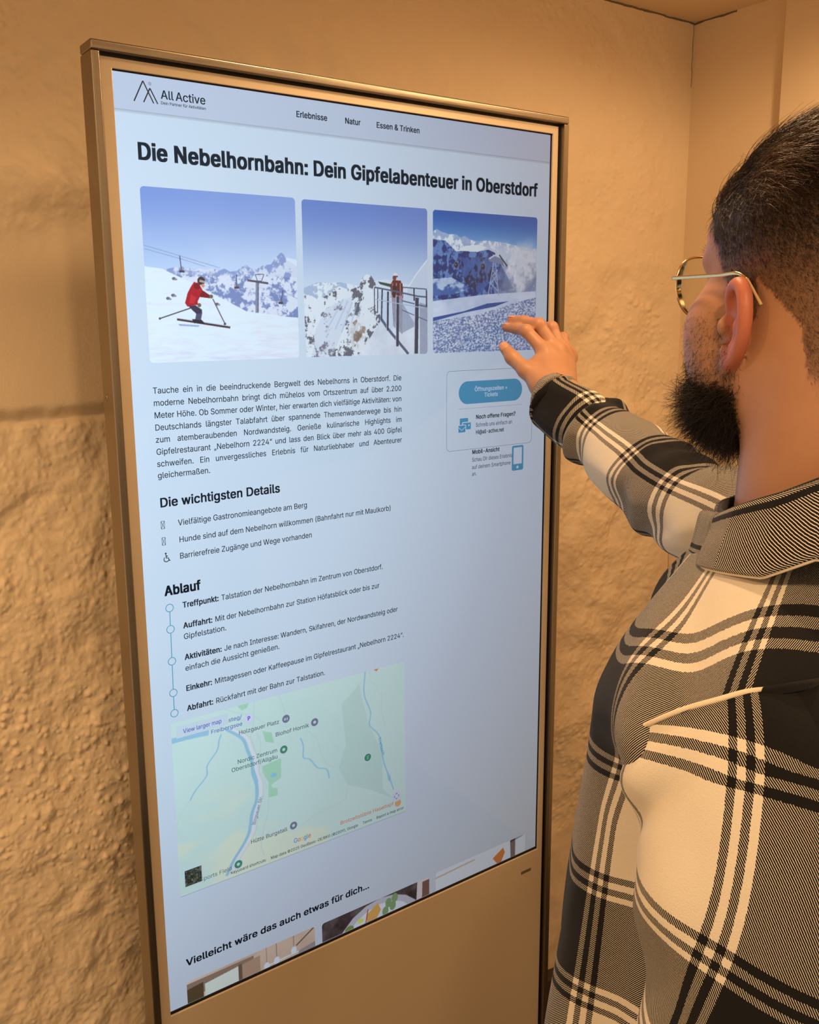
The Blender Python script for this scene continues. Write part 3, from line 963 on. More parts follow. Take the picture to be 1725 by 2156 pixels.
p.poly(mp_([(368, -975), (374, -985), (376, -998), (369, -990)]), C(142, 190, 216)); p.poly(mp_([(139, -905), (142, -900), (148, -922), (145, -930)]), C(142, 190, 216))
mapim = p


disp = flat('display', [([(0.6, -1222.4), (691.0, -1222.4), (691.0, -1.6), (0.6, -1.6)], (0.93, 0.95, 0.96))], kiosk, 0)
disp['label'] = 'lit portrait screen showing a travel page'

# header bar with the thin shadow line under it
hp = [([(0.6, -41.6), (691.0, -41.6), (691.0, -1.6), (0.6, -1.6)], (0.80, 0.79, 0.84))]
for k in range(5):
    g = 0.62 + 0.06 * k
    hp.append(([(0.6, -42.4 - k * 0.75), (691.0, -42.4 - k * 0.75), (691.0, -41.6 - k * 0.75), (0.6, -41.6 - k * 0.75)], (g * .97, g * .985, g)))
flat('page_header', hp, disp, 1)
lg = []
for a, b in (((24.8, -31.5), (36.6, -8.0)), ((36.6, -8.0), (48.4, -31.4)), ((36.3, -31.4), (44.7, -15.1)), ((44.7, -15.1), (53.3, -31.5))):
    lg += [(q, INK) for q in strip([a, b], 1.45)]
lg += [(q, (0.10, 0.11, 0.14)) for q in ringp(disc(44.9, -10.1, 1.75, 20), disc(44.9, -10.1, 1.35, 20))]
flat('logo_mountain', lg, disp, 3)
text('logo_lettering', [('R', 44.25, 45.6, -10.95, 1.7, 0.0), ('All', 57.3, 73.3, -25.0, 9.6, .02), ('Active', 75.6, 113.9, -25.0, 9.6, .02),
                        ('Dein Partner für Aktivitäten', 57.0, 114.0, -31.2, 3.3, .02)], disp, 3)
for t_ in (('Erlebnisse', 238.1, 285.0, -25.0, 7.3, .042), ('Natur', 312.0, 337.0, -25.0, 7.3, .042), ('Essen & Trinken', 362.6, 436.5, -25.0, 7.3, .042)):
    text('menu_item', [t_], disp, 3, (0.045, 0.05, 0.065))
text('page_title', [('Die Nebelhornbahn: Dein Gipfelabenteuer in Oberstdorf', 24.6, 665.4, -95.4, 18.6, .062)], disp, 3, (0.032, 0.036, 0.044))

PW = 0.88
par = [('Tauche ein in die beeindruckende Bergwelt des Nebelhorns in Oberstdorf. Die', -369.7), ('moderne Nebelhornbahn bringt dich mühelos vom Ortszentrum auf über 2.200', -384.9),
       ('Meter Höhe. Ob Sommer oder Winter, hier erwarten dich vielfältige Aktivitäten: von', -400.1), ('Deutschlands längster Talabfahrt über spannende Themenwanderwege bis hin', -415.3),
       ('zum atemberaubenden Nordwandsteig. Genieße kulinarische Highlights im', -430.4), ('Gipfelrestaurant „Nebelhorn 2224“ und lass den Blick über mehr als 400 Gipfel', -445.6),
       ('schweifen. Ein unvergessliches Erlebnis für Naturliebhaber und Abenteurer', -460.8)]
def nat(s, cap):
    return sum(glyph(ch)[2] for ch in s) * cap / CAP
SX = (401.4 - 26.9) / nat(par[2][0], 7.5) * 0.992
text('body_paragraph', [(s, 26.9, 401.6, z, 7.5, .013, {'sx': SX}) for s, z in par] + [('gleichermaßen.', 27.0, 97.6, -475.4, 7.5, .013)], disp, 3)
text('details_heading', [('Die wichtigsten Details', 27.4, 197.6, -512.3, 11.6, .045)], disp, 3, (0.02, 0.024, 0.032))
text('details_list', [('Vielfältige Gastronomieangebote am Berg', 50.0, 239.1, -538.7, 7.5, .013), ('Hunde sind auf dem Nebelhorn willkommen (Bahnfahrt nur mit Maulkorb)', 50.2, 381.1, -560.9, 7.5, .013),
                      ('Barrierefreie Zugänge und Wege vorhanden', 49.9, 245.5, -582.4, 7.5, .013)], disp, 3)
ic = []
for zt in (-530.3, -551.6):
    x0, x1, z0, z1 = 27.8, 32.3, zt - 9.8, zt
    for q in ([(x0, z0), (x1, z0)], [(x1, z0), (x1, z1)], [(x1, z1), (x0, z1)], [(x0, z1), (x0, z0)], [(x0, z0), (x1, z1)], [(x0, z1), (x1, z0)]):
        ic += [(r, (0.05, 0.055, 0.07)) for r in strip(q, 0.55)]
wc = (32.2, -580.2)
arc = [(wc[0] + 3.3 * math.cos(t), wc[1] + 3.3 * math.sin(t)) for t in np.linspace(2.3, 6.0, 14)]
ic += [(r, INK) for r in strip(arc, 1.1)]
ic += [(disc(31.7, -572.6, 1.25, 14), INK)]
for q in ([(31.7, -574.0), (32.2, -579.0)], [(32.1, -578.6), (35.0, -578.8), (36.2, -582.6), (37.6, -582.2)], [(32.0, -576.0), (34.4, -576.2)]):
    ic += [(r, INK) for r in strip(q, 1.15)]
flat('list_icons', ic, disp, 3)

text('schedule_heading', [('Ablauf', 27.1, 76.2, -628.0, 12.6, .058)], disp, 3, (0.014, 0.016, 0.022))
B_ = .05
text('schedule_list', [('Treffpunkt:', 49.9, 100.8, -648.1, 7.6, B_), ('Talstation der Nebelhornbahn im Zentrum von Oberstdorf.', 104.1, 364.6, -648.1, 7.5, .013),
                       ('Auffahrt:', 49.5, 90.5, -676.0, 7.6, B_), ('Mit der Nebelhornbahn zur Station Höfatsblick oder bis zur', 93.9, 358.1, -676.0, 7.5, .013),
                       ('Gipfelstation.', 49.2, 109.9, -690.9, 7.5, .013), ('Aktivitäten:', 49.1, 101.9, -719.2, 7.6, B_),
                       ('Je nach Interesse: Wandern, Skifahren, der Nordwandsteig oder', 105.2, 391.0, -719.2, 7.5, .013), ('einfach die Aussicht genießen.', 49.0, 188.4, -734.5, 7.5, .013),
                       ('Einkehr:', 48.5, 85.7, -762.5, 7.6, B_), ('Mittagessen oder Kaffeepause im Gipfelrestaurant „Nebelhorn 2224“.', 89.2, 402.2, -762.5, 7.5, .013),
                       ('Abfahrt:', 48.5, 86.1, -790.5, 7.6, B_), ('Rückfahrt mit der Bahn zur Talstation.', 89.4, 260.8, -790.5, 7.5, .013)], disp, 8)
def seen(r, g, b, w=(190, 206, 224)):
    return tuple(min(1.1, x / y) for x, y in zip(srgb(r, g, b), srgb(*w)))
TEAL = seen(78, 145, 178)
tl = []
ccs = [(32.5, -644.9), (32.2, -673.6), (31.7, -717.0), (31.1, -760.5), (31.0, -788.9)]
for c in ccs:
    tl += [(q, TEAL) for q in ringp(disc(*c, 5.6), disc(*c, 4.55))]
for a, b in zip(ccs[:-1], ccs[1:]):
    tl += [(q, TEAL) for q in strip([(a[0], a[1] - 5.2), (b[0], b[1] + 5.2)], 1.15)]
flat('schedule_timeline', tl, disp, 8)

# contact box on the right
cb = [(q, (0.20, 0.22, 0.27)) for q in ringp(rrect(485.2, 662.6, -483.0, -360.2, 7.0), rrect(485.7, 662.1, -482.5, -360.7, 6.6))]
cb += [([(509.0, -419.2), (640.2, -419.2), (640.2, -418.8), (509.0, -418.8)], (0.36, 0.37, 0.42))]
BTN = seen(48, 126, 166, (176, 188, 206))
flat('contact_box', cb, disp, 2)
flat('ticket_button', [(rrect(508.9, 639.8, -412.0, -377.0, 17.4, 12), BTN)], disp, 2)
text('ticket_button_lettering', [('Öffnungszeiten +', 540.3, 608.6, -393.0, 6.2, .035), ('Tickets', 559.9, 588.4, -402.4, 6.2, .035)], disp, 3, (0.86, 0.93, 1.0))
text('contact_lettering', [('Noch offene Fragen?', 543.2, 626.4, -436.2, 6.3, .045, {'col': INK}), ('Schreib uns einfach an', 543.0, 619.6, -448.7, 6.2, .01, {'col': (0.13, 0.135, 0.16)}),
                           ('Hi@all-active.net', 543.1, 601.9, -460.0, 6.2, .035, {'col': (0.06, 0.065, 0.08)})], disp, 3)
PG = (0.93, 0.95, 0.96)
flat('mail_icon', [(rrect(511.1, 527.7, -445.3, -433.4, 1.2, 4), BTN), (rrect(515.6, 534.2, -452.4, -439.4, 1.8, 4), PG), (rrect(517.2, 533.2, -451.2, -440.8, 1.2, 4), BTN),
                   ([(528.0, -446.2), (530.6, -446.2), (530.6, -443.6), (528.0, -443.6)], PG), (rrect(507.4, 523.6, -456.2, -443.4, 1.8, 4), PG), (rrect(508.4, 522.3, -455.2, -444.6, 1.2, 4), BTN)]
     + [(q, PG) for q in strip([(508.4, -447.2), (515.3, -452.0), (522.3, -447.2)], 1.0)], disp, 3).data.update()
text('mobile_lettering', [('Mobil-Ansicht', 536.1, 593.1, -490.9, 6.3, .045, {'col': INK}), ('Schau Dir dieses Erlebnis', 536.0, 620.4, -503.2, 6.2, .01), ('auf deinem Smartphone', 536.1, 617.6, -515.0, 6.2, .01),
                          ('an.', 536.2, 545.8, -525.6, 6.2, .01)], disp, 2, (0.12, 0.125, 0.15))
flat('phone_icon', [(rrect(619.9, 645.0, -526.2, -485.4, 3.0, 5), BTN), ([(623.5, -515.6), (641.6, -515.6), (641.6, -488.6), (623.5, -488.6)], PG), (disc(632.4, -520.9, 2.4, 18), PG)], disp, 3)

text('suggestion_heading', [('Vielleicht wäre das auch etwas für dich...', 27.1, 332.2, -1163.2, 10.4, .05)], disp, 3, (0.014, 0.016, 0.022))
pic1.build('photo_skier', disp, 25.6, 233.0, -332.2, -125.4, 2, r=5.0)['label'] = 'rounded screen photo of a skier in red on a piste'
pic2.build('photo_lookout', disp, 242.7, 449.3, -332.8, -126.4, 2, r=5.0)['label'] = 'rounded screen photo of a person pointing from a fenced snowy lookout'
pic3.build('photo_pylon', disp, 459.5, 666.4, -332.6, -127.0, 2, r=5.0)['label'] = 'rounded screen photo of a cable car pylon over snow'
card1.build('suggestion_photo', disp, 26.4, 232.0, -1395, -1188.5, 2, r=5.0, clip=-1221.6, white=(172, 176, 186))
card2.build('suggestion_photo', disp, 244.6, 450.3, -1395, -1190.0, 2, r=5.0, clip=-1221.6, white=(160, 162, 168))
card3.build('suggestion_photo', disp, 463.8, 665.5, -1395, -1188.5, 2, r=5.0, clip=-1221.6, white=(200, 200, 204))
mapim.build('street_map', disp, 25.2, 403.3, -1055.2, -802.5, 2, white=(194, 212, 228))
GREY, BLUE, DKG, GRN = seen(104, 118, 136), seen(84, 98, 180), seen(84, 98, 106), seen(56, 134, 104)
WH = (0.93, 0.95, 0.96)
flat('map_link_box', [([(31.9, -825.4), (106.1, -825.4), (106.1, -808.8), (31.9, -808.8)], WH)], disp, 4)
text('map_lettering', [('View larger map', 41.4, 96.8, -820.4, 6.0, .012, {'col': seen(70, 84, 170)}), ('steg/', 106.5, 126.6, -822.4, 5.8, .012, {'col': BLUE}), ('Freibergsee', 80.3, 127.3, -832.4, 5.8, .012, {'col': BLUE}),
    ('Holzgauer Platz', 120.9, 184.1, -845.2, 6.0, .014, {'col': DKG}), ('Biohof Hornik', 177.0, 231.8, -863.7, 6.0, .014, {'col': DKG}), ('Nordic Zentrum', 117.0, 179.5, -887.3, 6.0, .014, {'col': seen(76, 110, 104)}),
    ('Oberstdorf/Allgäu', 107.6, 179.6, -897.0, 6.0, .014, {'col': seen(76, 110, 104)}), ('Hütte Burgstall', 132.1, 191.1, -1014.6, 6.0, .014, {'col': DKG}),
    ('Brotzeitstüble Haseltopf', 280.9, 380.0, -1037.0, 6.0, .014, {'col': seen(186, 124, 100)}), ('Map data ©2025 GeoBasis-DE/BKG (©2009), Google', 162.6, 312.8, -1050.2, 4.5, .01, {'col': (0.03, 0.035, 0.045)}),
    ('Terms', 321.3, 338.6, -1050.0, 4.5, .01, {'col': (0.03, 0.035, 0.045)}), ('Report a map error', 346.8, 399.7, -1049.9, 4.5, .01, {'col': (0.03, 0.035, 0.045)}),
    ('Keyboard shortcuts', 99.4, 154.7, -1050.0, 4.5, .01, {'col': (0.03, 0.035, 0.045)}), ('Sports Field', 53.6, 102.0, -1043.5, 6.0, .014, {'col': seen(100, 128, 122)}),
    ('Birgsauer Str.', 140.4, 182.8, -987.4, 5.2, .01, {'col': seen(96, 116, 136), 'rot': math.radians(71.5)}), ('Trettach', 351.6, 384.2, -915.5, 5.2, .01, {'col': seen(86, 150, 190), 'rot': math.radians(-76)}),
    ('Café Gruben', 292.4, 341.2, -801.6, 6.0, .014, {'col': seen(150, 130, 110)}),
    ('Google', 200.9, 229.9, -1038.5, 7.2, .02, {'cols': [seen(90, 130, 220), seen(222, 110, 96), seen(226, 190, 90), seen(90, 130, 220), seen(90, 170, 110), seen(222, 110, 96)]})], disp, 5)
flat('map_cover_strip', [([(25.2, -802.6), (404, -802.6), (404, -792), (25.2, -792)], (0.93, 0.95, 0.96))], disp, 7)
pins = [((137.1, -824.8), seen(196, 202, 250)), ((194.7, -841.1), GREY), ((241.3, -859.0), GREY), ((189.5, -886.7), GRN), ((201.3, -1009.9), GREY), ((332.6, -941.7), GRN), ((111.8, -1038.5), GRN), ((388.2, -1036.0), seen(226, 160, 110))]
for (x, z), c in pins:
    pp = [([(x - 5.2, z - 3.6), (x, z - 9.6), (x + 5.2, z - 3.6)], WH), (disc(x, z, 6.9), WH), (disc(x, z, 6.0), c)]
    if c in (GREY, GRN):
        if (x, z) == (194.7, -841.1):
            pp += [([(x - 3 + d, z - 2.2), (x - 1.8 + d, z - 2.2), (x - 1.8 + d, z + 1.4), (x - 3 + d, z + 1.4)], WH) for d in (0, 2.0, 4.6)]
        elif (x, z) == (332.6, -941.7):
            pp += [(q, WH) for q in strip([(x - 1.5, z - 3), (x + 0.8, z - .6), (x - 1.2, z + 1.2), (x + 2, z + 2.8)], .9)]
        else:
            pp += [(disc(x, z, 2.4, 16), WH)]
    flat('map_pin', pp, disp, 6)
pp = [(disc(385.6, -1023.4, 9.2), (0.95, 0.96, 0.97))]
for a in range(4):
    t = a * math.pi / 2
    r = lambda u, v: (385.6 + u * math.cos(t) - v * math.sin(t), -1023.4 + u * math.sin(t) + v * math.cos(t))
    pp += [(q, (0.12, 0.13, 0.15)) for q in strip([r(-1.8, 3.2), r(0, 4.9), r(1.8, 3.2)], .9)]
flat('map_button', pp, disp, 7)
pp = [([(344.6, -803.4), (356.6, -803.4), (350.6, -809.6)], WH), ([(346.2, -802.8), (355.0, -802.8), (350.6, -806.8)], seen(214, 130, 70))]
flat('map_pin', pp, disp, 3)
# satellite thumbnail
pp = [(rrect(31.4, 57.8, -1044.0, -1018.2, 1.5, 4), WH)]
flat('map_thumbnail_border', pp, disp, 6)
text('map_pin_lettering', [('P', 134.9, 139.4, -827.8, 6.0, .05, {'col': seen(70, 70, 190)})], disp, 7)
p = Pic(80, 80, 1)
q_ = p.noise(6, 6, 331, 5, .6)
p.a[:] = C(58, 72, 60) + q_[..., None] * C(26, 26, 20)
p.paint(sstep(.4, .7, p.noise(7, 7, 333, 3)), C(30, 42, 44)); p.paint(sstep(.55, .8, p.noise(9, 9, 337, 3)), C(130, 128, 120), .8)
p.build('map_thumbnail', disp, 32.5, 56.8, -1043.1, -1019.2, 7)
flat('map_rule', [([(25.3, -1056.0), (403.4, -1056.0), (403.4, -1055.2), (25.3, -1055.2)], (0.55, 0.60, 0.62))], disp, 3)
# ------------------------------------------------------------------ implicit body: distance field + surface nets
HO = np.array([0.329, -0.685, 1.703])          # head origin: between the ear tops
HAZ = math.radians(18.0)                        # he looks towards his hand
HR = np.array([math.cos(HAZ), -math.sin(HAZ), 0.0])
HF = np.array([math.sin(HAZ), math.cos(HAZ), 0.0])
HU = np.array([0.0, 0.0, 1.0])
HM = np.stack([HR, HF, HU])                     # world -> head local
def hl(*p):
    return HO + p[0] * HR + p[1] * HF + p[2] * HU
def to_head(P):
    return (P - HO) @ HM.T

class Field:
    def __init__(self):
        self.p = []
    def ell(self, c, r, k=0.01, op='u', M=None):
        c, r = np.asarray(c, float), np.asarray(r, float)
        self.p.append(('e', c, r, M, k, op, c, r.max()))
    def cap(self, a, b, ra, rb, k=0.01, op='u'):
        a, b = np.asarray(a, float), np.asarray(b, float)
        self.p.append(('c', a, b, (ra, rb), k, op, (a + b) / 2, np.linalg.norm(a - b) / 2 + max(ra, rb)))
    def chain(self, pts, rads, k=0.006):
        for a, b, ra, rb in zip(pts[:-1], pts[1:], rads[:-1], rads[1:]):
            self.cap(a, b, ra, rb, k)
    def ev(self, P, prims):
        d = np.full(len(P), 1.0)
        for t in prims:
            if t[0] == 'e':
                q = P - t[1]
                if t[3] is not None:
                    q = q @ t[3].T
                k0 = np.linalg.norm(q / t[2], axis=1)
                k1 = np.linalg.norm(q / (t[2] ** 2), axis=1) + 1e-9
                e = k0 * (k0 - 1) / k1
            else:
                ab = t[2] - t[1]
                h = np.clip((P - t[1]) @ ab / (ab @ ab + 1e-12), 0, 1)
                e = np.linalg.norm(P - t[1] - h[:, None] * ab, axis=1) - (t[3][0] + (t[3][1] - t[3][0]) * h)
            k = t[4]
            if t[5] == 'u':
                h = np.maximum(k - np.abs(d - e), 0) / k
                d = np.minimum(d, e) - h * h * k * 0.25
            else:
                h = np.maximum(k - np.abs(-e - d), 0) / k
                d = np.maximum(d, -e) + h * h * k * 0.25
        return d
    def mesh(self, h, nb=14):
        lo = np.min([t[6] - t[7] for t in self.p if t[5] == 'u'], 0) - 0.03
        hi = np.max([t[6] + t[7] for t in self.p if t[5] == 'u'], 0) + 0.03
        bs = h * nb
        nbk = np.ceil((hi - lo) / bs).astype(int)
        ctr = np.array([t[6] for t in self.p])
        rad = np.array([t[7] for t in self.p])
        half = bs * 0.5 * 1.7321
        g = np.arange(-1, nb + 1)
        GI = np.stack(np.meshgrid(g, g, g, indexing='ij'), -1)
        allV, allF, base = {}, [], None
        ids_l, pos_l, quad_l = [], [], []
        S1, S2 = int(nbk[1] * nb + 8), int(nbk[2] * nb + 8)
        for bi in np.ndindex(*nbk):
            o = np.array(bi) * nb
            bc = lo + (o + nb / 2) * h
            dist = np.linalg.norm(ctr - bc, axis=1) - rad
            near = dist < half + 0.035
            if not near.any():
                continue
            pr = [t for t, f in zip(self.p, near) if f]
            if not any(t[5] == 'u' for t in pr):
                continue
            dc = self.ev(bc[None], pr)[0]
            if abs(dc) > half * 1.6 + 0.02:
                continue
            n_ = nb + 2
            P = lo + (o + GI.reshape(-1, 3)) * h
            D = self.ev(P, pr).reshape(n_, n_, n_)
            s = D < 0
            if s.all() or not s.any():
                continue
            # one vertex per mixed cell
            nc = n_ - 1
            cnt = np.zeros((nc, nc, nc), int)
            acc = np.zeros((nc, nc, nc, 3))
            for ax in range(3):
                A = [slice(None)] * 3
                B = [slice(None)] * 3
                A[ax], B[ax] = slice(0, -1), slice(1, None)
                d0, d1 = D[tuple(A)], D[tuple(B)]
                cr = (d0 < 0) != (d1 < 0)
                t = np.where(cr, d0 / np.where(cr, d0 - d1, 1), 0)
                oth = [a for a in range(3) if a != ax]
                for u in (0, 1):
                    for v in (0, 1):
                        sl = [slice(None)] * 3
                        sl[oth[0]] = slice(u, nc + u)
                        sl[oth[1]] = slice(v, nc + v)
                        c_ = cr[tuple(sl)]
                        cnt += c_
                        acc[..., ax] += np.where(c_, t[tuple(sl)], 0)
                        acc[..., oth[0]] += c_ * u
                        acc[..., oth[1]] += c_ * v
            mixed = cnt > 0
            ii = np.argwhere(mixed)
            gid = (ii + o)                           # cell index + 1 offset
            ids = (gid[:, 0] * S1 + gid[:, 1]) * S2 + gid[:, 2]
            pos = lo + (ii - 1 + o + acc[mixed] / cnt[mixed][:, None]) * h
            ids_l.append(ids)
            pos_l.append(pos)
            for ax in range(3):
                oth = [(ax + 1) % 3, (ax + 2) % 3]
                A = [slice(1, nb + 1)] * 3
                B = list(A)
                B[ax] = slice(2, nb + 2)
                a, b = s[tuple(A)], s[tuple(B)]
                for flip, msk in ((0, a & ~b), (1, ~a & b)):
                    e = np.argwhere(msk) + 1
                    if not len(e):
                        continue
                    q = []
                    for u, v in ((-1, -1), (0, -1), (0, 0), (-1, 0)):
                        c2 = e.copy()
                        c2[:, oth[0]] += u
                        c2[:, oth[1]] += v
                        c2 = c2 + o
                        q.append((c2[:, 0] * S1 + c2[:, 1]) * S2 + c2[:, 2])
                    q = np.stack(q, 1)
                    quad_l.append(q[:, ::-1] if flip else q)
        ids = np.concatenate(ids_l)
        pos = np.concatenate(pos_l)
        u, first = np.unique(ids, return_index=True)
        V = pos[first]
        F = np.searchsorted(u, np.concatenate(quad_l))
        ok = (u[np.clip(F, 0, len(u) - 1)] == np.concatenate(quad_l)).all(1)
        return V, F[ok]

body_f = Field()
f = body_f
# skull and face
f.ell(hl(0, -.010, .032), (.078, .100, .084), M=HM)
f.ell(hl(0, .030, -.035), (.064, .066, .080), .03, M=HM)
f.ell(hl(0, .030, -.088), (.058, .056, .040), .03, M=HM)
f.ell(hl(0, .080, -.106), (.027, .022, .022), .03, M=HM)
f.ell(hl(0, .058, .034), (.060, .036, .038), .03, M=HM)
for s in (-1, 1):
    f.cap(hl(.012 * s, .092, .014), hl(.050 * s, .076, .014), .010, .009, .012)
    f.ell(hl(.049 * s, .063, -.038), (.027, .031, .028), .025, M=HM)
    f.ell(hl(.047 * s, .056, -.072), (.028, .036, .034), .03, M=HM)
for s in (-1, 1):
    f.ell(hl(.033 * s, .099, -.006), (.019, .014, .012), .012, 's', M=HM)
    f.ell(hl(.033 * s, .081, -.006), (.0125, .0125, .0125), .003, M=HM)
f.cap(hl(0, .094, .006), hl(0, .116, -.036), .0075, .0125, .014)
for s in (-1, 1):
    f.ell(hl(.013 * s, .106, -.041), (.008, .010, .008), .008, M=HM)
f.ell(hl(0, .096, -.062), (.024, .010, .006), .01, M=HM)
f.ell(hl(0, .095, -.073), (.021, .010, .007), .008, M=HM)
# neck and trapezius
f.cap(hl(0, -.022, -.06), hl(.0, -.022, -.20), .066, .072, .03)
f.cap(hl(0, -.055, -.03), hl(0, -.052, -.19), .045, .058, .03)
NB = np.array([0.30, -0.712, 1.50])
TAZ = math.radians(-20.0)
TF = np.array([math.sin(TAZ), math.cos(TAZ), 0.0])
TR = np.array([math.cos(TAZ), -math.sin(TAZ), 0.0])
def tl_(r, fw, z):
    return np.array([NB[0], NB[1], 0.0]) + r * TR + fw * TF + np.array([0, 0, z])
LSH, RSH = tl_(-.165, .0, 1.375), tl_(.160, .01, 1.385)
f.cap(tl_(0, -.005, 1.45), LSH + np.array([.01, 0, -.01]), .050, .043, .04)
f.cap(tl_(0, -.005, 1.45), RSH + np.array([0, 0, -.01]), .050, .043, .04)
f.cap(tl_(0, .0, 1.33), tl_(0, .025, 1.05), .098, .115, .04)
f.cap(tl_(0, .025, 1.05), tl_(0, .015, .90), .115, .115, .04)
# ears
def ear(s):
    al = math.radians(14)
    e1 = np.array([s * math.sin(al), -math.cos(al), 0.0])      # backwards and outwards
    nn = np.array([s * math.cos(al), math.sin(al), 0.0])       # outward face
    o = np.array([s * .0725, .010, -.006])
    ti = math.radians(17)
    zt_ = math.cos(ti) * np.array([0, 0, 1.0]) + math.sin(ti) * e1
    e1 = math.cos(ti) * e1 - math.sin(ti) * np.array([0, 0, 1.0])
    def q(a, b, n):
        return hl(*(o + (a * e1 + b * zt_ + n * nn) * 1.06))
    M = np.stack([e1 @ HM, zt_ @ HM, nn @ HM])
    f.ell(q(.013, -.030, .0015), (.0175, .0300, .0042), .006, M=M)
    hx = [(.000, -.024, .002), (.001, -.012, .005), (.006, -.002, .006), (.015, .002, .006), (.025, -.003, .006), (.0315, -.014, .006), (.0325, -.028, .005), (.028, -.042, .004), (.020, -.053, .003), (.011, -.060, .002)]
    hs = cat_rom(np.column_stack([np.array(hx), [.0036, .0042, .0046, .0048, .0049, .0048, .0046, .0045, .0050, .0058]]), 40)
    f.chain([q(*v[:3]) for v in hs], list(hs[:, 3]), .003)
    f.ell(q(.008, -.062, .002), (.0085, .0085, .0050), .006, M=M)
    f.chain([q(.021, -.013, .004), q(.0225, -.027, .0045), q(.018, -.042, .004), q(.011, -.048, .004)], [.0034, .0038, .0036, .0032], .005)
    f.ell(q(.0105, -.034, .0095), (.0085, .0115, .0085), .005, 's', M=M)
    f.ell(q(.0135, -.013, .0085), (.0075, .0090, .0055), .005, 's', M=M)
    f.ell(q(-.001, -.034, .0065), (.0055, .0075, .0048), .005, M=M)
    f.ell(q(.008, -.051, .0055), (.006, .0045, .0042), .005, M=M)
ear(-1)
ear(1)
# right arm and pointing hand
f.chain([RSH, np.array([.490, -.545, 1.420]), np.array([.506, -.45, 1.443]), np.array([.529, -.376, 1.461]), np.array([.555, -.279, 1.496]), np.array([.5640, -.205, 1.530]), np.array([.5695, -.150, 1.562])], [.045, .043, .042, .041, .037, .031, .0285], .02)
HANDP = dict(
    wrist=(.5691, -.1492, 1.5593),
    i=[(.5978, -.0936, 1.6163), (.5878, -.0598, 1.6489), (.5901, -.0343, 1.6522), (.5881, -.0137, 1.6539)],
    m=[(.6219, -.0890, 1.6190), (.6091, -.0642, 1.6578), (.6027, -.0369, 1.6635), (.5980, -.0156, 1.6650)],
    r=[(.6422, -.0817, 1.6162), (.6416, -.0587, 1.6532), (.6383, -.0348, 1.6538), (.6329, -.0148, 1.6530)],
    p=[(.6595, -.0770, 1.6090), (.6692, -.0560, 1.6370), (.6720, -.0370, 1.6400), (.6690, -.0230, 1.6370)],
    t=[(.5594, -.1266, 1.5721), (.5563, -.0944, 1.5926), (.5557, -.0647, 1.6104), (.5584, -.0444, 1.6245)])
def hand(hp):
    A = {k: np.asarray(v, float) for k, v in hp.items()}
    w = A['wrist']
    R = dict(i=(.0108, .0092, .0080, .0068), m=(.0112, .0096, .0082, .0070), r=(.0106, .0090, .0078, .0066), p=(.0095, .0080, .0068, .0058))
    ks = 'imrp'
    wd = (A['p'][0] - A['i'][0])
    for j, k in enumerate(ks):
        f.chain(list(A[k]), R[k], .004)
        root = w + wd * (-.22 + .19 * j)
        f.cap(root, A[k][0], .0165, .0118, .014)
    f.chain(list(A['t']), (.0150, .0118, .0102, .0085), .006)
    f.cap(w + .2 * (A['t'][0] - w), A['t'][0], .019, .0155, .014)
    f.cap(A['t'][0], .5 * (A['t'][1] + A['i'][0]), .013, .0085, .014)      # thumb web
    for k in ks:                                                         # knuckles
        f.ell(A[k][0], (.0118,) * 3, .008)
        f.ell(A[k][1], np.full(3, R[k][1] * 1.06), .004)
hand(HANDP)
# left arm hanging, with its hand
LEL = np.array([.118, -.795, 1.08])
LWR = np.array([.150, -.690, .855])
f.chain([LSH, np.array([.128, -.795, 1.34]), LEL, LWR], [.050, .047, .042, .028], .02)
def lh(a, b, c):
    return tuple(LWR + np.array([.02, .10, -.99]) * a + np.array([.10, .99, .1]) * b + np.array([-.99, .1, 0]) * c)
hand(dict(wrist=lh(0, 0, 0),
          i=[lh(.092, .030, 0), lh(.135, .036, -.008), lh(.158, .036, -.020), lh(.176, .034, -.032)],
          m=[lh(.096, .010, .002), lh(.142, .012, -.008), lh(.168, .012, -.022), lh(.187, .010, -.036)],
          r=[lh(.092, -.011, .001), lh(.134, -.011, -.010), lh(.158, -.011, -.024), lh(.175, -.012, -.038)],
          p=[lh(.084, -.030, -.002), lh(.117, -.032, -.012), lh(.136, -.032, -.024), lh(.150, -.031, -.035)],
          t=[lh(.030, .034, -.010), lh(.064, .050, -.024), lh(.094, .056, -.034), lh(.116, .056, -.040)]))
BV, BF = body_f.mesh(0.0023)

# ---- hair masks, in head coordinates
L = to_head(BV)
def hair_density(L):
    x, y, z = L[:, 0], L[:, 1], L[:, 2]
    nz_ = vnoise(x * 120, y * 120, z * 120, seed=401) * .004
    front = np.interp(z, [-.10, -.04, -.022, .0, .022, .040, .062, .080, .12], [-.080, -.030, .024, .034, .044, .060, .072, .080, .085])
    side = y < front + nz_
    # ears and the bare skin round them
    behind = (y < -.008) & (z < -.002 - .9 * np.clip(-.008 - y, 0, .05)) & (y > -.052 - .25 * np.clip(-z - .05, 0, 1))
    d = sstep(-.006, .004, front - y + nz_)
    d = d * np.where(behind, 0.0, 1.0)
    d = d * np.where((np.abs(x) > .0765 + .10 * np.clip(-.02 - z, 0, .1)) & (z < .006) & (y > -.045), 0.0, 1.0)
    d = d * sstep(-.125, -.055, z)
    d = d * np.where((y > -.006) & (z < -.018), sstep(-.05, -.02, z), 1.0)
    return d
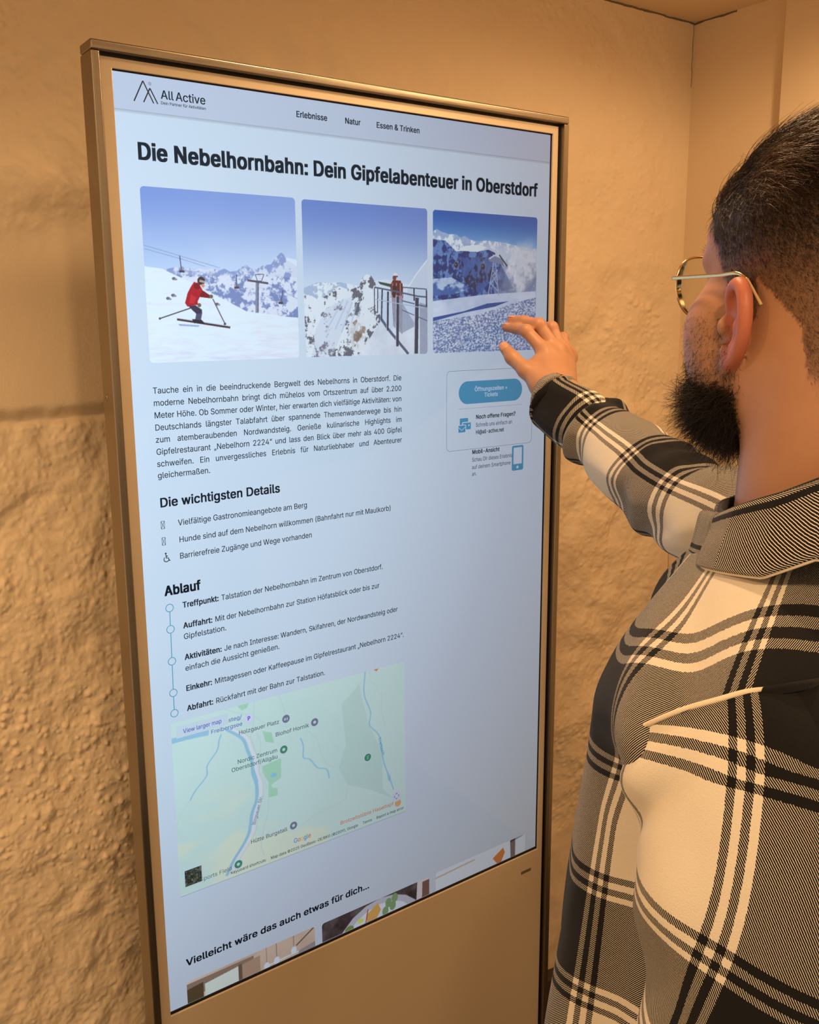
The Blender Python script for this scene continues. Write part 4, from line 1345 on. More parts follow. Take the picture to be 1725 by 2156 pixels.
def beard_density(L):
    x, y, z = L[:, 0], L[:, 1], L[:, 2]
    line = np.interp(y, [.0, .02, .05, .075, .1], [-.035, -.042, -.060, -.070, -.055])       # cheek line
    d = sstep(.008, -.012, z - line) * sstep(.004, .018, y)
    cheek = sstep(-.02, -.045, z) * sstep(.018, .030, y) * sstep(.085, .06, y) * .55
    chin = sstep(-.082, -.104, z) * sstep(.004, .026, y + .35 * (z + .1))
    under = sstep(-.10, -.12, z) * sstep(-.002, .02, y)
    return np.clip(np.maximum(np.maximum(d * .38 + chin, cheek * .7), under * .8), 0, 1) * (z > -.185)
near = np.linalg.norm(L, axis=1) < .26
HD = np.where(near, hair_density(L), 0)
BD = np.where(near, beard_density(L), 0)
pal = np.zeros(len(BV))
# redness: ears, knuckles, cheeks
red = np.where(near & (np.abs(L[:, 0]) > .074) & (np.abs(L[:, 1] + .012) < .03) & (L[:, 2] < .012) & (L[:, 2] > -.075), .95, 0.0)
for k in 'imrp':
    for j, a in ((0, .35), (1, .4), (3, .5)):
        red = np.maximum(red, a * np.exp(-(np.linalg.norm(BV - np.array(HANDP[k][j]), axis=1) / .009) ** 2))
red = np.maximum(red, .5 * np.exp(-(np.linalg.norm(BV - np.array(HANDP['t'][3]), axis=1) / .012) ** 2))

M_skin = mat('skin', rough=0.48, spec=0.4, sss=0.12)
n = N(M_skin)
n.b.inputs['Subsurface Radius'].default_value = (1.0, 0.35, 0.18)
n.b.inputs['Subsurface Scale'].default_value = 0.006
p_ = n.pos()
base = n.mix(n.noise(p_, 45, 4), (0.47, 0.245, 0.135), (0.395, 0.185, 0.095))
a_r = n.n('ShaderNodeAttribute', attribute_name='red').outputs['Fac']
base = n.mix(n.m('MULTIPLY', a_r, .75), base, (0.50, 0.125, 0.075))
a_h = n.n('ShaderNodeAttribute', attribute_name='hair').outputs['Fac']
spk = n.m('MULTIPLY_ADD', n.noise(p_, 700, 2, .6), .8, 0.6)
base = n.mix(n.m('MINIMUM', n.m('MULTIPLY', a_h, spk), 1.0), base, (0.014, 0.008, 0.0045))
spk = n.m('MULTIPLY_ADD', n.noise(p_, 420, 2, .6), 1.8, -.25)
a_b = n.n('ShaderNodeAttribute', attribute_name='beard').outputs['Fac']
base = n.mix(n.m('MINIMUM', n.m('MULTIPLY', a_b, spk), 1.0), base, (0.035, 0.020, 0.013))
n.l(base, n.b.inputs['Base Color'])
h_ = n.m('ADD', n.m('MULTIPLY', n.noise(p_, 900, 3, .6), .5), n.m('MULTIPLY', n.noise(p_, 160, 3), .6))
n.bump(h_, .16, .0012)

person = empty('person', (0.30, -0.70, 0.0), 'bearded person in a black and cream plaid overshirt reaching one hand to the screen', 'person')
body = mesh_from('body', BV, BF, M_skin, person, attrs={'hair': HD * (.60 + .38 * sstep(-.02, .055, L[:, 2])), 'beard': BD, 'red': red})

# finger nails
M_nail = mat('finger_nail', color=(0.55, 0.28, 0.175), rough=0.32, spec=0.5)
n = N(M_nail)
n.l(n.mix(n.noise(n.pos(), 200, 2), (0.56, 0.285, 0.18), (0.52, 0.25, 0.155)), n.b.inputs['Base Color'])
def nail(tip, dip, up, r, w, l):
    tip, dip, up = (np.asarray(v, float) for v in (tip, dip, up))
    d = tip - dip
    d /= np.linalg.norm(d)
    up = up - d * (up @ d)
    up /= np.linalg.norm(up)
    sd = np.cross(d, up)
    c = tip + up * (r * .80) - d * l * .15
    V, F = [], []
    nu, nv = 9, 9
    for i in range(nu):
        for j in range(nv):
            a, b = (i / (nu - 1) * 2 - 1), (j / (nv - 1) * 2 - 1)
            s_ = math.sqrt(max(0, 1 - .35 * b * b)) if b > 0 else 1.0
            V.append(c + sd * a * w * s_ + d * b * l + up * (r * .28 * (1 - a * a) - .0006 - r * .22 * max(b, 0) ** 2))
    for i in range(nu - 1):
        for j in range(nv - 1):
            F.append((i * nv + j, i * nv + j + 1, (i + 1) * nv + j + 1, (i + 1) * nv + j))
    o = mesh_from('finger_nail', np.array(V), F, M_nail, body)
    md = o.modifiers.new('s', 'SOLIDIFY'); md.thickness = .0005
    return o
camdir = np.array([-.62, -.70, .10])
nail(HANDP['t'][3], HANDP['t'][2], camdir + np.array([-.35, 0, .25]), .0085, .0066, .0075)
nail(HANDP['i'][3], HANDP['i'][2], (-.1, -.2, 1.0), .0068, .0048, .0056)
nail(HANDP['m'][3], HANDP['m'][2], (-.1, -.2, 1.0), .0070, .0050, .0058)
nail(HANDP['r'][3], HANDP['r'][2], (-.1, -.2, 1.0), .0066, .0048, .0056)
nail(HANDP['p'][3], HANDP['p'][2], (-.1, -.2, 1.0), .0058, .0042, .0050)

# ---- hair: every strand is a thin tapering mesh tube
def strands(name, pts, rad, mt, parent, tint):
    """pts (n,s,3)"""
    n_, s_, _ = pts.shape
    T = np.gradient(pts, axis=1)
    T /= np.linalg.norm(T, axis=2, keepdims=True) + 1e-12
    up = rng.normal(size=(n_, 1, 3))
    A = np.cross(T, up)
    A /= np.linalg.norm(A, axis=2, keepdims=True) + 1e-12
    B = np.cross(T, A)
    taper = np.linspace(1, .25, s_)[None, :, None] * np.asarray(rad).reshape(-1, 1, 1)
    R = [pts + taper * (math.cos(a) * A + math.sin(a) * B) for a in (0, 2.094, 4.189)]
    V = np.stack(R, 2)                       # n,s,3,3
    idx = np.arange(n_ * s_ * 3).reshape(n_, s_, 3)
    F = []
    for j in range(3):
        k = (j + 1) % 3
        F.append(np.stack([idx[:, :-1, j], idx[:, :-1, k], idx[:, 1:, k], idx[:, 1:, j]], -1).reshape(-1, 4))
    F = np.concatenate(F)
    tt = np.repeat(tint, s_ * 3)
    return mesh_from(name, V.reshape(-1, 3), F, mt, parent, attrs={'tint': tt})

def hair_mat(name, dark, light, rough=.38):
    mt = mat(name, rough=rough, spec=.22)
    n = N(mt)
    a = n.n('ShaderNodeAttribute', attribute_name='tint').outputs['Fac']
    n.l(n.mix(a, dark, light), n.b.inputs['Base Color'])
    return mt
M_hair = hair_mat('brown_hair', (0.010, 0.0055, 0.003), (0.13, 0.068, 0.030))
M_beard = hair_mat('dark_beard', (0.005, 0.0035, 0.003), (0.022, 0.012, 0.007), .6)
M_beard.node_tree.nodes['Principled BSDF'].inputs['Specular IOR Level'].default_value = .25
M_beard.node_tree.nodes['Principled BSDF'].inputs['Sheen Weight'].default_value = 0

qc = BV[BF].mean(1)
e1_, e2_ = BV[BF[:, 2]] - BV[BF[:, 0]], BV[BF[:, 3]] - BV[BF[:, 1]]
qn = np.cross(e1_, e2_)
qa = np.linalg.norm(qn, axis=1)
qn = qn / (qa[:, None] + 1e-12)
qL, qN = to_head(qc), qn @ HM.T
qhead = np.linalg.norm(qL, axis=1) < .24

def grow(n_, prob, length, direc, curl, seg, lift, jit=.25, wav=.08):
    pr = prob * qa
    pr = pr / pr.sum()
    ix = rng.choice(len(qa), n_, p=pr)
    L0 = qL[ix] + rng.normal(size=(n_, 3)) * .0012
    Nn = qN[ix]
    D = direc(L0, Nn) + rng.normal(size=(n_, 3)) * jit
    D = D - Nn * np.sum(D * Nn, 1, keepdims=True) * .9
    D /= np.linalg.norm(D, axis=1, keepdims=True) + 1e-9
    ln = length(L0) * rng.uniform(.65, 1.2, n_)
    lf = lift(L0)
    P = [L0 - Nn * .001]
    d = D + Nn * lf[:, None]
    d /= np.linalg.norm(d, axis=1, keepdims=True)
    cv = curl(L0) + rng.normal(size=(n_, 3)) * .25
    for s_ in range(seg):
        P.append(P[-1] + d * (ln / seg)[:, None])
        d = d + cv / seg + rng.normal(size=(n_, 3)) * wav
        d /= np.linalg.norm(d, axis=1, keepdims=True)
    P = np.stack(P, 1)
    return HO + P @ HM, L0

hq = np.where(qhead, hair_density(qL), 0)
zq = qL[:, 2]
top = lambda z: sstep(.040, .072, z)
# cropped sides
P, L0 = grow(26000, hq * (1 - .70 * top(zq)), lambda L: .004 + .008 * sstep(-.01, .05, L[:, 2]) + .012 * sstep(.05, .09, L[:, 2]),
             lambda L, Nn: np.array([0, -.75, -.75]) + 0 * L, lambda L: np.zeros_like(L), 3, lambda L: .30 + 0 * L[:, 0])
hair = strands('hair', P, np.full(len(P), .00017), M_hair, person, np.clip(.02 + .10 * rng.random(len(P)) + .42 * sstep(.035, -.04, L0[:, 2]), 0, 1))
hair['label'] = 'short brown hair with faded sides'
# longer top, combed back and across
def topdir(L, Nn):
    fr = sstep(.030, .080, L[:, 1])[:, None]
    d = np.stack([.60 + 0 * L[:, 0], -.80 + 0 * L[:, 0], .12 + 0 * L[:, 0]], 1)
    return d * (1 - .6 * fr) + np.array([.15, .45, .50]) * fr
def topcurl(L):
    fr = sstep(.030, .080, L[:, 1])[:, None]
    return np.array([.45, -.75, -1.15]) * (1 - fr) + np.array([.7, -1.9, -.35]) * fr
P, L0 = grow(13000, hq * top(zq), lambda L: .024 + .036 * sstep(.05, .10, L[:, 2]), topdir, topcurl, 7, lambda L: .36 + .45 * sstep(.02, .08, L[:, 1]), .18, .035)
clump = vnoise(L0[:, 0] * 110 - L0[:, 1] * 40, L0[:, 1] * 25, seed=433) * .5 + .5
strands('hair_top', P, np.full(len(P), .00025), M_hair, hair, np.clip(.10 + .95 * clump ** 1.6 * rng.uniform(.6, 1.3, len(P)), 0, 1))  # random streaks; their paler tint also paints in golden overhead light
# beard
bq = np.where(qhead, beard_density(qL), 0)
P, L0 = grow(4200, bq * sstep(-.105, -.075, zq) * (qL[:, 1] > .0), lambda L: .004 + .006 * sstep(-.05, -.09, L[:, 2]),
             lambda L, Nn: np.array([0, .25, -1.0]) + 0 * L, lambda L: np.array([0, .0, -.6]) + 0 * L, 4, lambda L: .30 + 0 * L[:, 0], .6, .30)
beard = strands('beard', P, np.full(len(P), .00013), M_beard, person, rng.random(len(P)))
beard['label'] = 'full dark beard'
cq = bq * sstep(-.078, -.104, zq) * sstep(-.138, -.122, zq) * sstep(.0, .03, qL[:, 1] + .3 * (zq + .1))
P, L0 = grow(13000, cq, lambda L: .018 + .027 * sstep(-.085, -.115, L[:, 2]) * sstep(.0, .05, L[:, 1]),
             lambda L, Nn: np.array([0, .85, -.6]) + np.stack([4.5 * L[:, 0], 0 * L[:, 0], 0 * L[:, 0]], 1),
             lambda L: np.array([0, .05, -.6]) + 0 * L, 7, lambda L: 1.0 + 0 * L[:, 0], .45, .26)
strands('chin_beard', P, np.full(len(P), .00025), M_beard, beard, rng.random(len(P)) ** 2)
# eyebrows and lashes
for s in (-1, 1):
    eb = []
    for k in range(130):
        t = rng.random()
        a = hl(s * (.014 + .038 * t), .101 - .018 * t * t, .019 + .004 * math.sin(t * 2.6) + rng.normal() * .0018)
        d = s * HR * .9 + HU * .25 - HF * .25 * t + rng.normal(size=3) * .15
        eb.append([a - HF * .001, a + d * .004 + HF * .001, a + d * .008])
    eb = np.array(eb)
    strands('eyebrow', eb, np.full(len(eb), .00016), M_beard, person, rng.random(len(eb)) * .5)
    eb = []
    for k in range(46):
        t = rng.random()
        a = hl(s * (.022 + .022 * t), .0945 - .008 * (t - .35) ** 2 * 4, -.0035 + .002 * math.sin(t * 3))
        d = HF * .8 + HU * .5 + s * HR * (t - .3) * .9
        eb.append([a, a + d * .004, a + d * .007 + HU * .002])
    eb = np.array(eb)
    strands('eyelashes', eb, np.full(len(eb), .00014), M_beard, person, rng.random(len(eb)) * .5)
# ------------------------------------------------------------------ clothes: woven plaid overshirt
def plaid_mat(name):
    """warp and weft stripes (metres in UV space) woven as a 2/2 twill"""
    mt = mat(name, rough=.95, spec=.08, sheen=.07)
    n = N(mt)
    n.b.inputs['Sheen Roughness'].default_value = .5
    uv = n.n('ShaderNodeUVMap').outputs[0]
    nz = n.n('ShaderNodeTexNoise')
    nz.inputs['Scale'].default_value = 420
    nz.inputs['Detail'].default_value = 2
    n.l(uv, nz.inputs['Vector'])
    sep = n.n('ShaderNodeSeparateXYZ')
    n.l(uv, sep.inputs[0])
    wob = n.m('MULTIPLY', n.m('SUBTRACT', nz.outputs[0], .5), .0016)
    PER = .205
    def seq(t):
        fr = n.m('FRACT', n.m('DIVIDE', n.m('ADD', t, wob), PER))
        r = n.n('ShaderNodeValToRGB')
        r.color_ramp.interpolation = 'CONSTANT'
        s_ = .0056
        st = [(0, 0)]
        x = .078
        for c in (1, 0, 1, 0):
            st.append((x, c)); x += s_
        st.append((x, 1)); x += .0822
        for c in (0, 1, 0, 1):
            st.append((x, c)); x += s_
        e = r.color_ramp.elements
        while len(e) < len(st):
            e.new(.5)
        for el, (p, c) in zip(e, st):
            el.position = p / PER
            el.color = (c, c, c, 1)
        n.l(fr, r.inputs[0])
        return r.outputs[0]
    a, b = seq(sep.outputs['X']), seq(sep.outputs['Y'])
    d = n.m('FRACT', n.m('DIVIDE', n.m('ADD', n.m('ADD', sep.outputs['X'], sep.outputs['Y']), n.m('MULTIPLY', wob, .35)), .0019))
    tw = n.m('GREATER_THAN', d, .70)
    w = n.m('MAXIMUM', n.m('MINIMUM', a, b), n.m('MULTIPLY', n.m('MAXIMUM', a, b), tw))
    nap = n.noise(uv, 900, 3, .7)
    col = n.mix(w, (.0055, .0055, .0065), (.74, .665, .54))
    col = n.mix(n.m('MULTIPLY', nap, .05), col, (.20, .17, .14))
    col = n.mix(n.m('MULTIPLY', nap, .30), col, n.mix(.5, col, (0.0, 0.0, 0.0)))
    n.l(col, n.b.inputs['Base Color'])
    h = n.m('ADD', n.m('MULTIPLY', d, .5), n.m('MULTIPLY', nap, 1.0))
    n.bump(h, .5, .0011)
    return mt
M_plaid = plaid_mat('plaid_flannel')
M_black_fl = mat('black_cotton', color=(.008, .008, .009), rough=.9, sheen=.2)
n = N(M_black_fl)
n.bump(n.noise(n.obj(), 700, 2), .3, .0008)
M_cream = mat('cream_piping', color=(.72, .60, .44), rough=.9, sheen=.2)
n = N(M_cream)
n.bump(n.noise(n.obj(), 900, 2), .4, .0006)

def grid_mesh(name, G, UV, mt, parent, thick=0.0):
    r, c, _ = G.shape
    ix = np.arange(r * c).reshape(r, c)
    F = np.stack([ix[:-1, :-1], ix[:-1, 1:], ix[1:, 1:], ix[1:, :-1]], -1).reshape(-1, 4)
    o = mesh_from(name, G.reshape(-1, 3), F, mt, parent, uv=UV.reshape(-1, 2))
    if thick:
        md = o.modifiers.new('thickness', 'SOLIDIFY')
        md.thickness = thick
        md.offset = -1
    return o

def gnorm(G):
    du = np.gradient(G, axis=1)
    dv = np.gradient(G, axis=0)
    du[:, 0] = du[:, -1] = (G[:, 1] - G[:, 0] + G[:, -1] - G[:, -2]) / 2
    nn = np.cross(du, dv)
    return nn / (np.linalg.norm(nn, axis=2, keepdims=True) + 1e-12)

def tube_loft(ctr, rad, nrow, ncol, ref, sq=None):
    """round sleeve along centres; returns grid, theta, arclength.  theta 0 points along ref"""
    ctr = np.asarray(ctr, float)
    if sq is None:
        sq = np.ones(len(ctr))
    D = cat_rom(np.column_stack([ctr, rad, sq]), nrow)
    P, R, Q = D[:, :3], D[:, 3], D[:, 4]
    T = np.gradient(P, axis=0)
    T /= np.linalg.norm(T, axis=1, keepdims=True)
    ref = np.asarray(ref, float)
    A = ref - T * (T @ ref)[:, None]
    A /= np.linalg.norm(A, axis=1, keepdims=True)
    B = np.cross(T, A)
    th = np.linspace(-np.pi, np.pi, ncol)
    G = P[:, None] + R[:, None, None] * (np.cos(th)[None, :, None] * A[:, None] + (np.sin(th)[None, :] * Q[:, None])[..., None] * B[:, None])
    s = np.concatenate([[0], np.cumsum(np.linalg.norm(np.diff(P, axis=0), axis=1))])
    return G, th, s

# --- torso of the shirt: horizontal sections (height, half width, front, back)
TS = np.array([(1.512, .078, .066, .076), (1.498, .092, .076, .088), (1.478, .130, .090, .100), (1.455, .170, .104, .112), (1.432, .206, .118, .120), (1.41, .232, .130, .124), (1.388, .243, .140, .126), (1.365, .232, .149, .128),
               (1.335, .196, .156, .131), (1.30, .180, .161, .134), (1.24, .180, .171, .136), (1.16, .183, .181, .136), (1.06, .188, .193, .138), (.96, .192, .202, .140), (.86, .198, .207, .142), (.78, .200, .208, .143)])
nr, ncl = 330, 420
D = cat_rom(TS, nr)
th = np.linspace(-np.pi, np.pi, ncl)
ct, st_ = np.cos(th), np.sin(th)
ex = (1.0 - .15 * sstep(1.36, 1.28, D[:, 0]))[:, None]
cx = np.sign(ct)[None] * np.abs(ct)[None] ** ex
sx_ = np.sign(st_)[None] * np.abs(st_)[None] ** ex
fwd = np.where(cx > 0, D[:, 2:3], D[:, 3:4]) * cx
side = -D[:, 1:2] * sx_
G = np.array([NB[0], NB[1], 0])[None, None] + fwd[..., None] * TF + side[..., None] * TR
G[..., 2] = D[:, 0:1]
TH, ZZ = np.meshgrid(th, D[:, 0])
nrm = gnorm(G)
c0 = np.array([NB[0], NB[1], 0]) + TF * .02
out = np.sign(np.sum(nrm * (G - c0) * np.array([1, 1, 0]), 2, keepdims=True).mean())
nrm *= out
# drape: folds that run from the shoulder towards the armpit, and soft vertical folds below
q1 = TH * 1.0 + (ZZ - 1.36) * 6.5
fold = .0085 * np.sin(q1 * 6.4 + 1.2 * vnoise(TH * 2, ZZ * 8, seed=501)) * sstep(1.28, 1.36, ZZ) * sstep(1.50, 1.42, ZZ) * np.exp(-((TH - 1.15) / .55) ** 2)
fold = fold + .006 * vnoise(TH * 2.6 + ZZ * 2, ZZ * 5, seed=503) * sstep(1.5, 1.4, ZZ)
fold = fold + .007 * np.sin(TH * 9 + 2 * vnoise(TH, ZZ * 4, seed=505)) * sstep(1.30, .9, ZZ) * sstep(.1, .5, np.abs(TH))
fold = fold - .006 * np.exp(-((TH - 1.12) / .16) ** 2) * sstep(1.40, 1.30, ZZ)
G = G + nrm * fold[..., None]
UVt = np.stack([TH * .1631 - .058, -ZZ + 1.405 + .05 * sstep(.3, 1.8, np.abs(TH))], -1)
shirt = grid_mesh('shirt', G, UVt, M_plaid, person, .0025)
shirt['label'] = 'black and cream plaid flannel overshirt'
TG, TN = G, nrm

# --- left sleeve, hanging close to the camera
CL = [(.1440, -.752, 1.402), (.1375, -.774, 1.372), (.130, -.796, 1.318), (.126, -.805, 1.25), (.124, -.806, 1.18), (.124, -.802, 1.10), (.128, -.785, 1.01), (.136, -.755, .93), (.147, -.712, .865)]
RL = [.070, .080, .084, .084, .081, .075, .066, .058, .047]
G, th, s = tube_loft(CL, RL, 260, 300, -RIGHT)
TH, SS = np.meshgrid(th, s)
nrm = gnorm(G)
ctrs = G.mean(1, keepdims=True)
nrm *= np.sign(np.sum(nrm * (G - ctrs), 2)).mean()
fd = .0042 * vnoise(TH * 1.6 + SS * 5, SS * 9, seed=511) + .0035 * np.sin(SS * 70 + TH * 2.2 + 2 * vnoise(TH, SS * 6, seed=513)) * sstep(.30, .42, SS)
fd = fd + .009 * np.exp(-((SS - .030) / .022) ** 2 - ((TH + .05) / .45) ** 2) - .010 * np.exp(-((SS - .058 - .035 * TH) / .012) ** 2 - ((TH + .25) / .45) ** 2) + .005 * np.exp(-((SS - .110 - .02 * TH) / .03) ** 2 - ((TH + .2) / .6) ** 2)
fd = fd + .0045 * np.sin((SS * 1.0 - .045 * TH) * 62) * np.exp(-((TH - .5) / .9) ** 2) * sstep(.08, .14, SS)
G = G + nrm * fd[..., None]
UVl = np.stack([TH * .083 + .200 - .36 * SS, SS + .09 + .030 * TH], -1)
sleeve_l = grid_mesh('sleeve', G, UVl, M_plaid, shirt, .0025)
sleeve_l['label'] = 'hanging left sleeve of the overshirt'
LG, LN = G, nrm

# --- right sleeve, stretched out to the screen
CR = [(.5145, -.6431, 1.5081), (.4898, -.5358, 1.462), (.5021, -.4477, 1.4469), (.5286, -.3756, 1.4614), (.5418, -.3239, 1.4812), (.5536, -.2787, 1.4957), (.562, -.2304, 1.5129), (.5615, -.2000, 1.5270)]
RR = [.0600, .0646, .058, .0585, .0539, .0477, .0440, .0405]
CR[0] = (.458, -.665, 1.372)
CR[1] = (.486, -.550, 1.424)
G, th, s = tube_loft(CR, RR, 260, 240, HU)
TH, SS = np.meshgrid(th, s)
nrm = gnorm(G)
ctrs = G.mean(1, keepdims=True)
nrm *= np.sign(np.sum(nrm * (G - ctrs), 2)).mean()
w_ = sstep(0, .06, SS)
fd = .0056 * np.sin(SS * 78 + 1.6 * TH + 2.4 * vnoise(TH * 1.2, SS * 9, seed=521)) * (.45 + .55 * vnoise(TH * 1.1, SS * 5, seed=523)) + .004 * vnoise(TH * 1.5, SS * 12, seed=525)
fd = fd + .006 * np.exp(-((SS - s[-1] + .03) / .014) ** 2) * (1 + .5 * vnoise(TH * 2, SS * 0, seed=527))
fd = np.where(SS > s[-1] - .012, fd * sstep(0, .012, s[-1] - SS), fd)
G = G + nrm * fd[..., None]
UVr = np.stack([-TH * .062 + .035, (s[-1] - SS) + .030], -1)
sleeve_r = grid_mesh('sleeve', G, UVr, M_plaid, shirt, .002)
sleeve_r['label'] = 'outstretched right sleeve of the overshirt'

CC = [(.5620, -.2205, 1.5175), (.5612, -.2050, 1.5245), (.5606, -.1800, 1.5352), (.5615, -.1510, 1.5480), (.5616, -.1475, 1.5496)]
G, th, s = tube_loft(CC, [.0425, .0448, .0425, .0402, .0392], 90, 160, HU)
TH, SS = np.meshgrid(th, s)
nrm = gnorm(G)
nrm *= np.sign(np.sum(nrm * (G - G.mean(1, keepdims=True)), 2)).mean()
G = G + nrm * (.0016 * vnoise(TH * 2, SS * 30, seed=531) + .0015 * np.sin(TH * 3 + SS * 40))[..., None]
UVc = np.stack([TH * .046 + .100, (s[-1] - SS) + .024], -1)
cuff = grid_mesh('cuff', G, UVc, M_plaid, shirt, .003)
cuff['label'] = 'mostly black cuff of the right sleeve'

# --- collar: stand, fold and fall round the neck, open at the front
def collar_pt(ph, t):
    """ph: angle from the front over the left side; t 0..1 over the profile"""
    a = math.radians(ph)
    m_ = min(ph, 360 - ph)
    d = TF * math.cos(a) - TR * math.sin(a)
    K = [15, 50, 85, 100, 140, 180]
    R0 = np.interp(m_, K, [.086, .086, .098, .094, .086, .084])
    zf = np.interp(m_, K, [1.508, 1.518, 1.543, 1.556, 1.572, 1.576])
    ro = np.interp(m_, K, [.016, .020, .028, .040, .036, .032])
    zo = np.interp(m_, K, [.034, .036, .050, .044, .066, .074])
    fall = sstep(40, 52, m_)                 # the leaf starts beside the throat; the stand runs on to the button
    prof = [(-.012, -.050), (-.009, -.025), (-.004, -.006), (.000, .000), (.006, -.0015), (ro * .45, -zo * .30), (ro * .78, -zo * .66), (ro, -zo)]
    prof2 = [(-.012, -.050), (-.009, -.025), (-.004, -.006), (.000, .000), (.002, -.002), (.004, -.012), (.006, -.022), (.008, -.030)]
    pr = np.array(prof) * fall + np.array(prof2) * (1 - fall)
    q = cat_rom(pr, 41)[int(round(t * 40))]
    return np.array([NB[0], NB[1], 0]) + d * (R0 + q[0]) + np.array([0, 0, zf + q[1]])
phs = np.linspace(15, 345, 230)
G = np.array([[collar_pt(p_, t_) for p_ in phs] for t_ in np.linspace(0, 1, 41)])
G += (vnoise(np.linspace(0, 9, 230)[None].repeat(41, 0), np.linspace(0, 2, 41)[:, None].repeat(230, 1), seed=541) * .0020)[..., None] * np.array([0, 0, 1])
tri = np.abs(((np.radians(phs) * .105 + .02) / .14) % 1.0 - .5) * .14 + .003
UVc = np.stack([tri[None].repeat(41, 0), np.linspace(0, .105, 41)[:, None].repeat(230, 1) + .034 + .058 * (1 - sstep(44, 50, np.minimum(phs, 360 - phs)))[None]], -1)
collar = grid_mesh('collar', G, UVc, M_plaid, shirt, .0035)
jc = np.argmin(np.abs(phs - 52)), np.argmin(np.abs(phs - 308))
V, F = tube(G[-1][jc[0]:jc[1]], .0015, 8)
mesh_from('collar_piping', V, F, M_cream, collar)

# --- front edge (placket) turned outwards along the opening
def torso_at(z, thv):
    i = int(np.argmin(np.abs(D[:, 0] - z)))
    t2 = np.linspace(-np.pi, np.pi, ncl)
    j = int(np.argmin(np.abs(t2 - thv)))
    return TG[i, j], TN[i, j]
def placket(name, th0, z0, z1, w, flare, mt, off):
    rows = []
    for z in np.linspace(z0, z1, 90):
        fl = flare * np.exp(-((z - 1.42) / .05) ** 2)
        r = []
        for t in np.linspace(0, 1, 14):
            p, nn = torso_at(z, th0 - t * w)
            r.append(p + nn * (.003 + fl * t * t * .9 + .0012 * math.sin(t * math.pi)))
        rows.append(r)
    G = np.array(rows)
    for _ in range(3):
        G[1:-1] = (G[:-2] + 2 * G[1:-1] + G[2:]) / 4
    zz, tt = np.meshgrid(np.linspace(z0, z1, 90), np.linspace(0, 1, 14), indexing='ij')
    return grid_mesh(name, G, np.stack([tt * .034 + off, -zz], -1), mt, shirt, .004)
placket('placket', .10, 1.475, .80, .26, .020, M_plaid, .030)
# --- seams with cream piping
from mathutils.bvhtree import BVHTree
def seam(name, grids, pts, rad, mt):
    best = []
    trees = []
    for Gr in grids:
        r, c, _ = Gr.shape
        ix = np.arange(r * c).reshape(r, c)
        Fq = np.stack([ix[:-1, :-1], ix[:-1, 1:], ix[1:, 1:], ix[1:, :-1]], -1).reshape(-1, 4)
        trees.append(BVHTree.FromPolygons([tuple(v) for v in Gr.reshape(-1, 3)], [tuple(map(int, q)) for q in Fq]))
    for p in pts:
        c = [t.find_nearest(Vector(p)) for t in trees]
        c = min(c, key=lambda h: h[3])
        best.append(np.array(c[0]))
    V, F = tube(cat_rom(np.array(best), 60), rad, 8)
    return mesh_from(name, V, F, mt, shirt)
seam('shoulder_seam', [TG], [(.1846, -.8162, 1.4913), (.1686, -.8092, 1.4763), (.1501, -.8100, 1.4512), (.1365, -.8133, 1.4343), (.1260, -.8174, 1.4206)], .0022, M_cream)
ring = LG[0] + LN[0] * .001
V, F = tube(ring[:-1], .0019, 8, closed=True)
mesh_from('armhole_seam', V, F, M_cream, sleeve_l)

# black tee in the open neck
G, th, s = tube_loft([tuple(NB + np.array([0, 0, .012]) + TF * .004), tuple(NB + np.array([0, 0, -.01]) + TF * .006), tuple(NB + np.array([0, 0, -.05]) + TF * .008)], [.0725, .073, .074], 30, 80, TF)
grid_mesh('undershirt', G, np.zeros(G.shape[:2] + (2,)), M_black_fl, person, .0015)

# trousers and shoes (below the frame)
M_jean = mat('dark_denim', color=(.018, .022, .032), rough=.85)
n = N(M_jean)
n.bump(n.noise(n.obj(), 500, 2), .3, .0008)
hip = np.array([NB[0], NB[1], 0]) + TF * .03
def leg(sg):
    c = [hip + TR * sg * .04 + np.array([0, 0, .98]), hip + TR * sg * .07 + np.array([0, 0, .88]), hip + TR * sg * .095 + np.array([0, 0, .72]), hip + TR * sg * .105 + TF * .01 + np.array([0, 0, .5]),
         hip + TR * sg * .115 - TF * .01 + np.array([0, 0, .28]), hip + TR * sg * .12 - TF * .015 + np.array([0, 0, .085])]
    return tube_loft(c, [.118, .112, .092, .074, .064, .058], 60, 48, TF)[0]
V, F = [], []
o_ = 0
for sg in (-1, 1):
    G = leg(sg)
    r, c, _ = G.shape
    ix = np.arange(r * c).reshape(r, c) + o_
    F += [tuple(map(int, q)) for q in np.stack([ix[:-1, :-1], ix[:-1, 1:], ix[1:, 1:], ix[1:, :-1]], -1).reshape(-1, 4)]
    V.append(G.reshape(-1, 3))
    o_ += r * c
mesh_from('trousers', np.concatenate(V), F, M_jean, person)
M_shoe = mat('black_leather', color=(.015, .013, .012), rough=.4)
n = N(M_shoe)
n.bump(n.noise(n.obj(), 200, 3), .2, .0008)
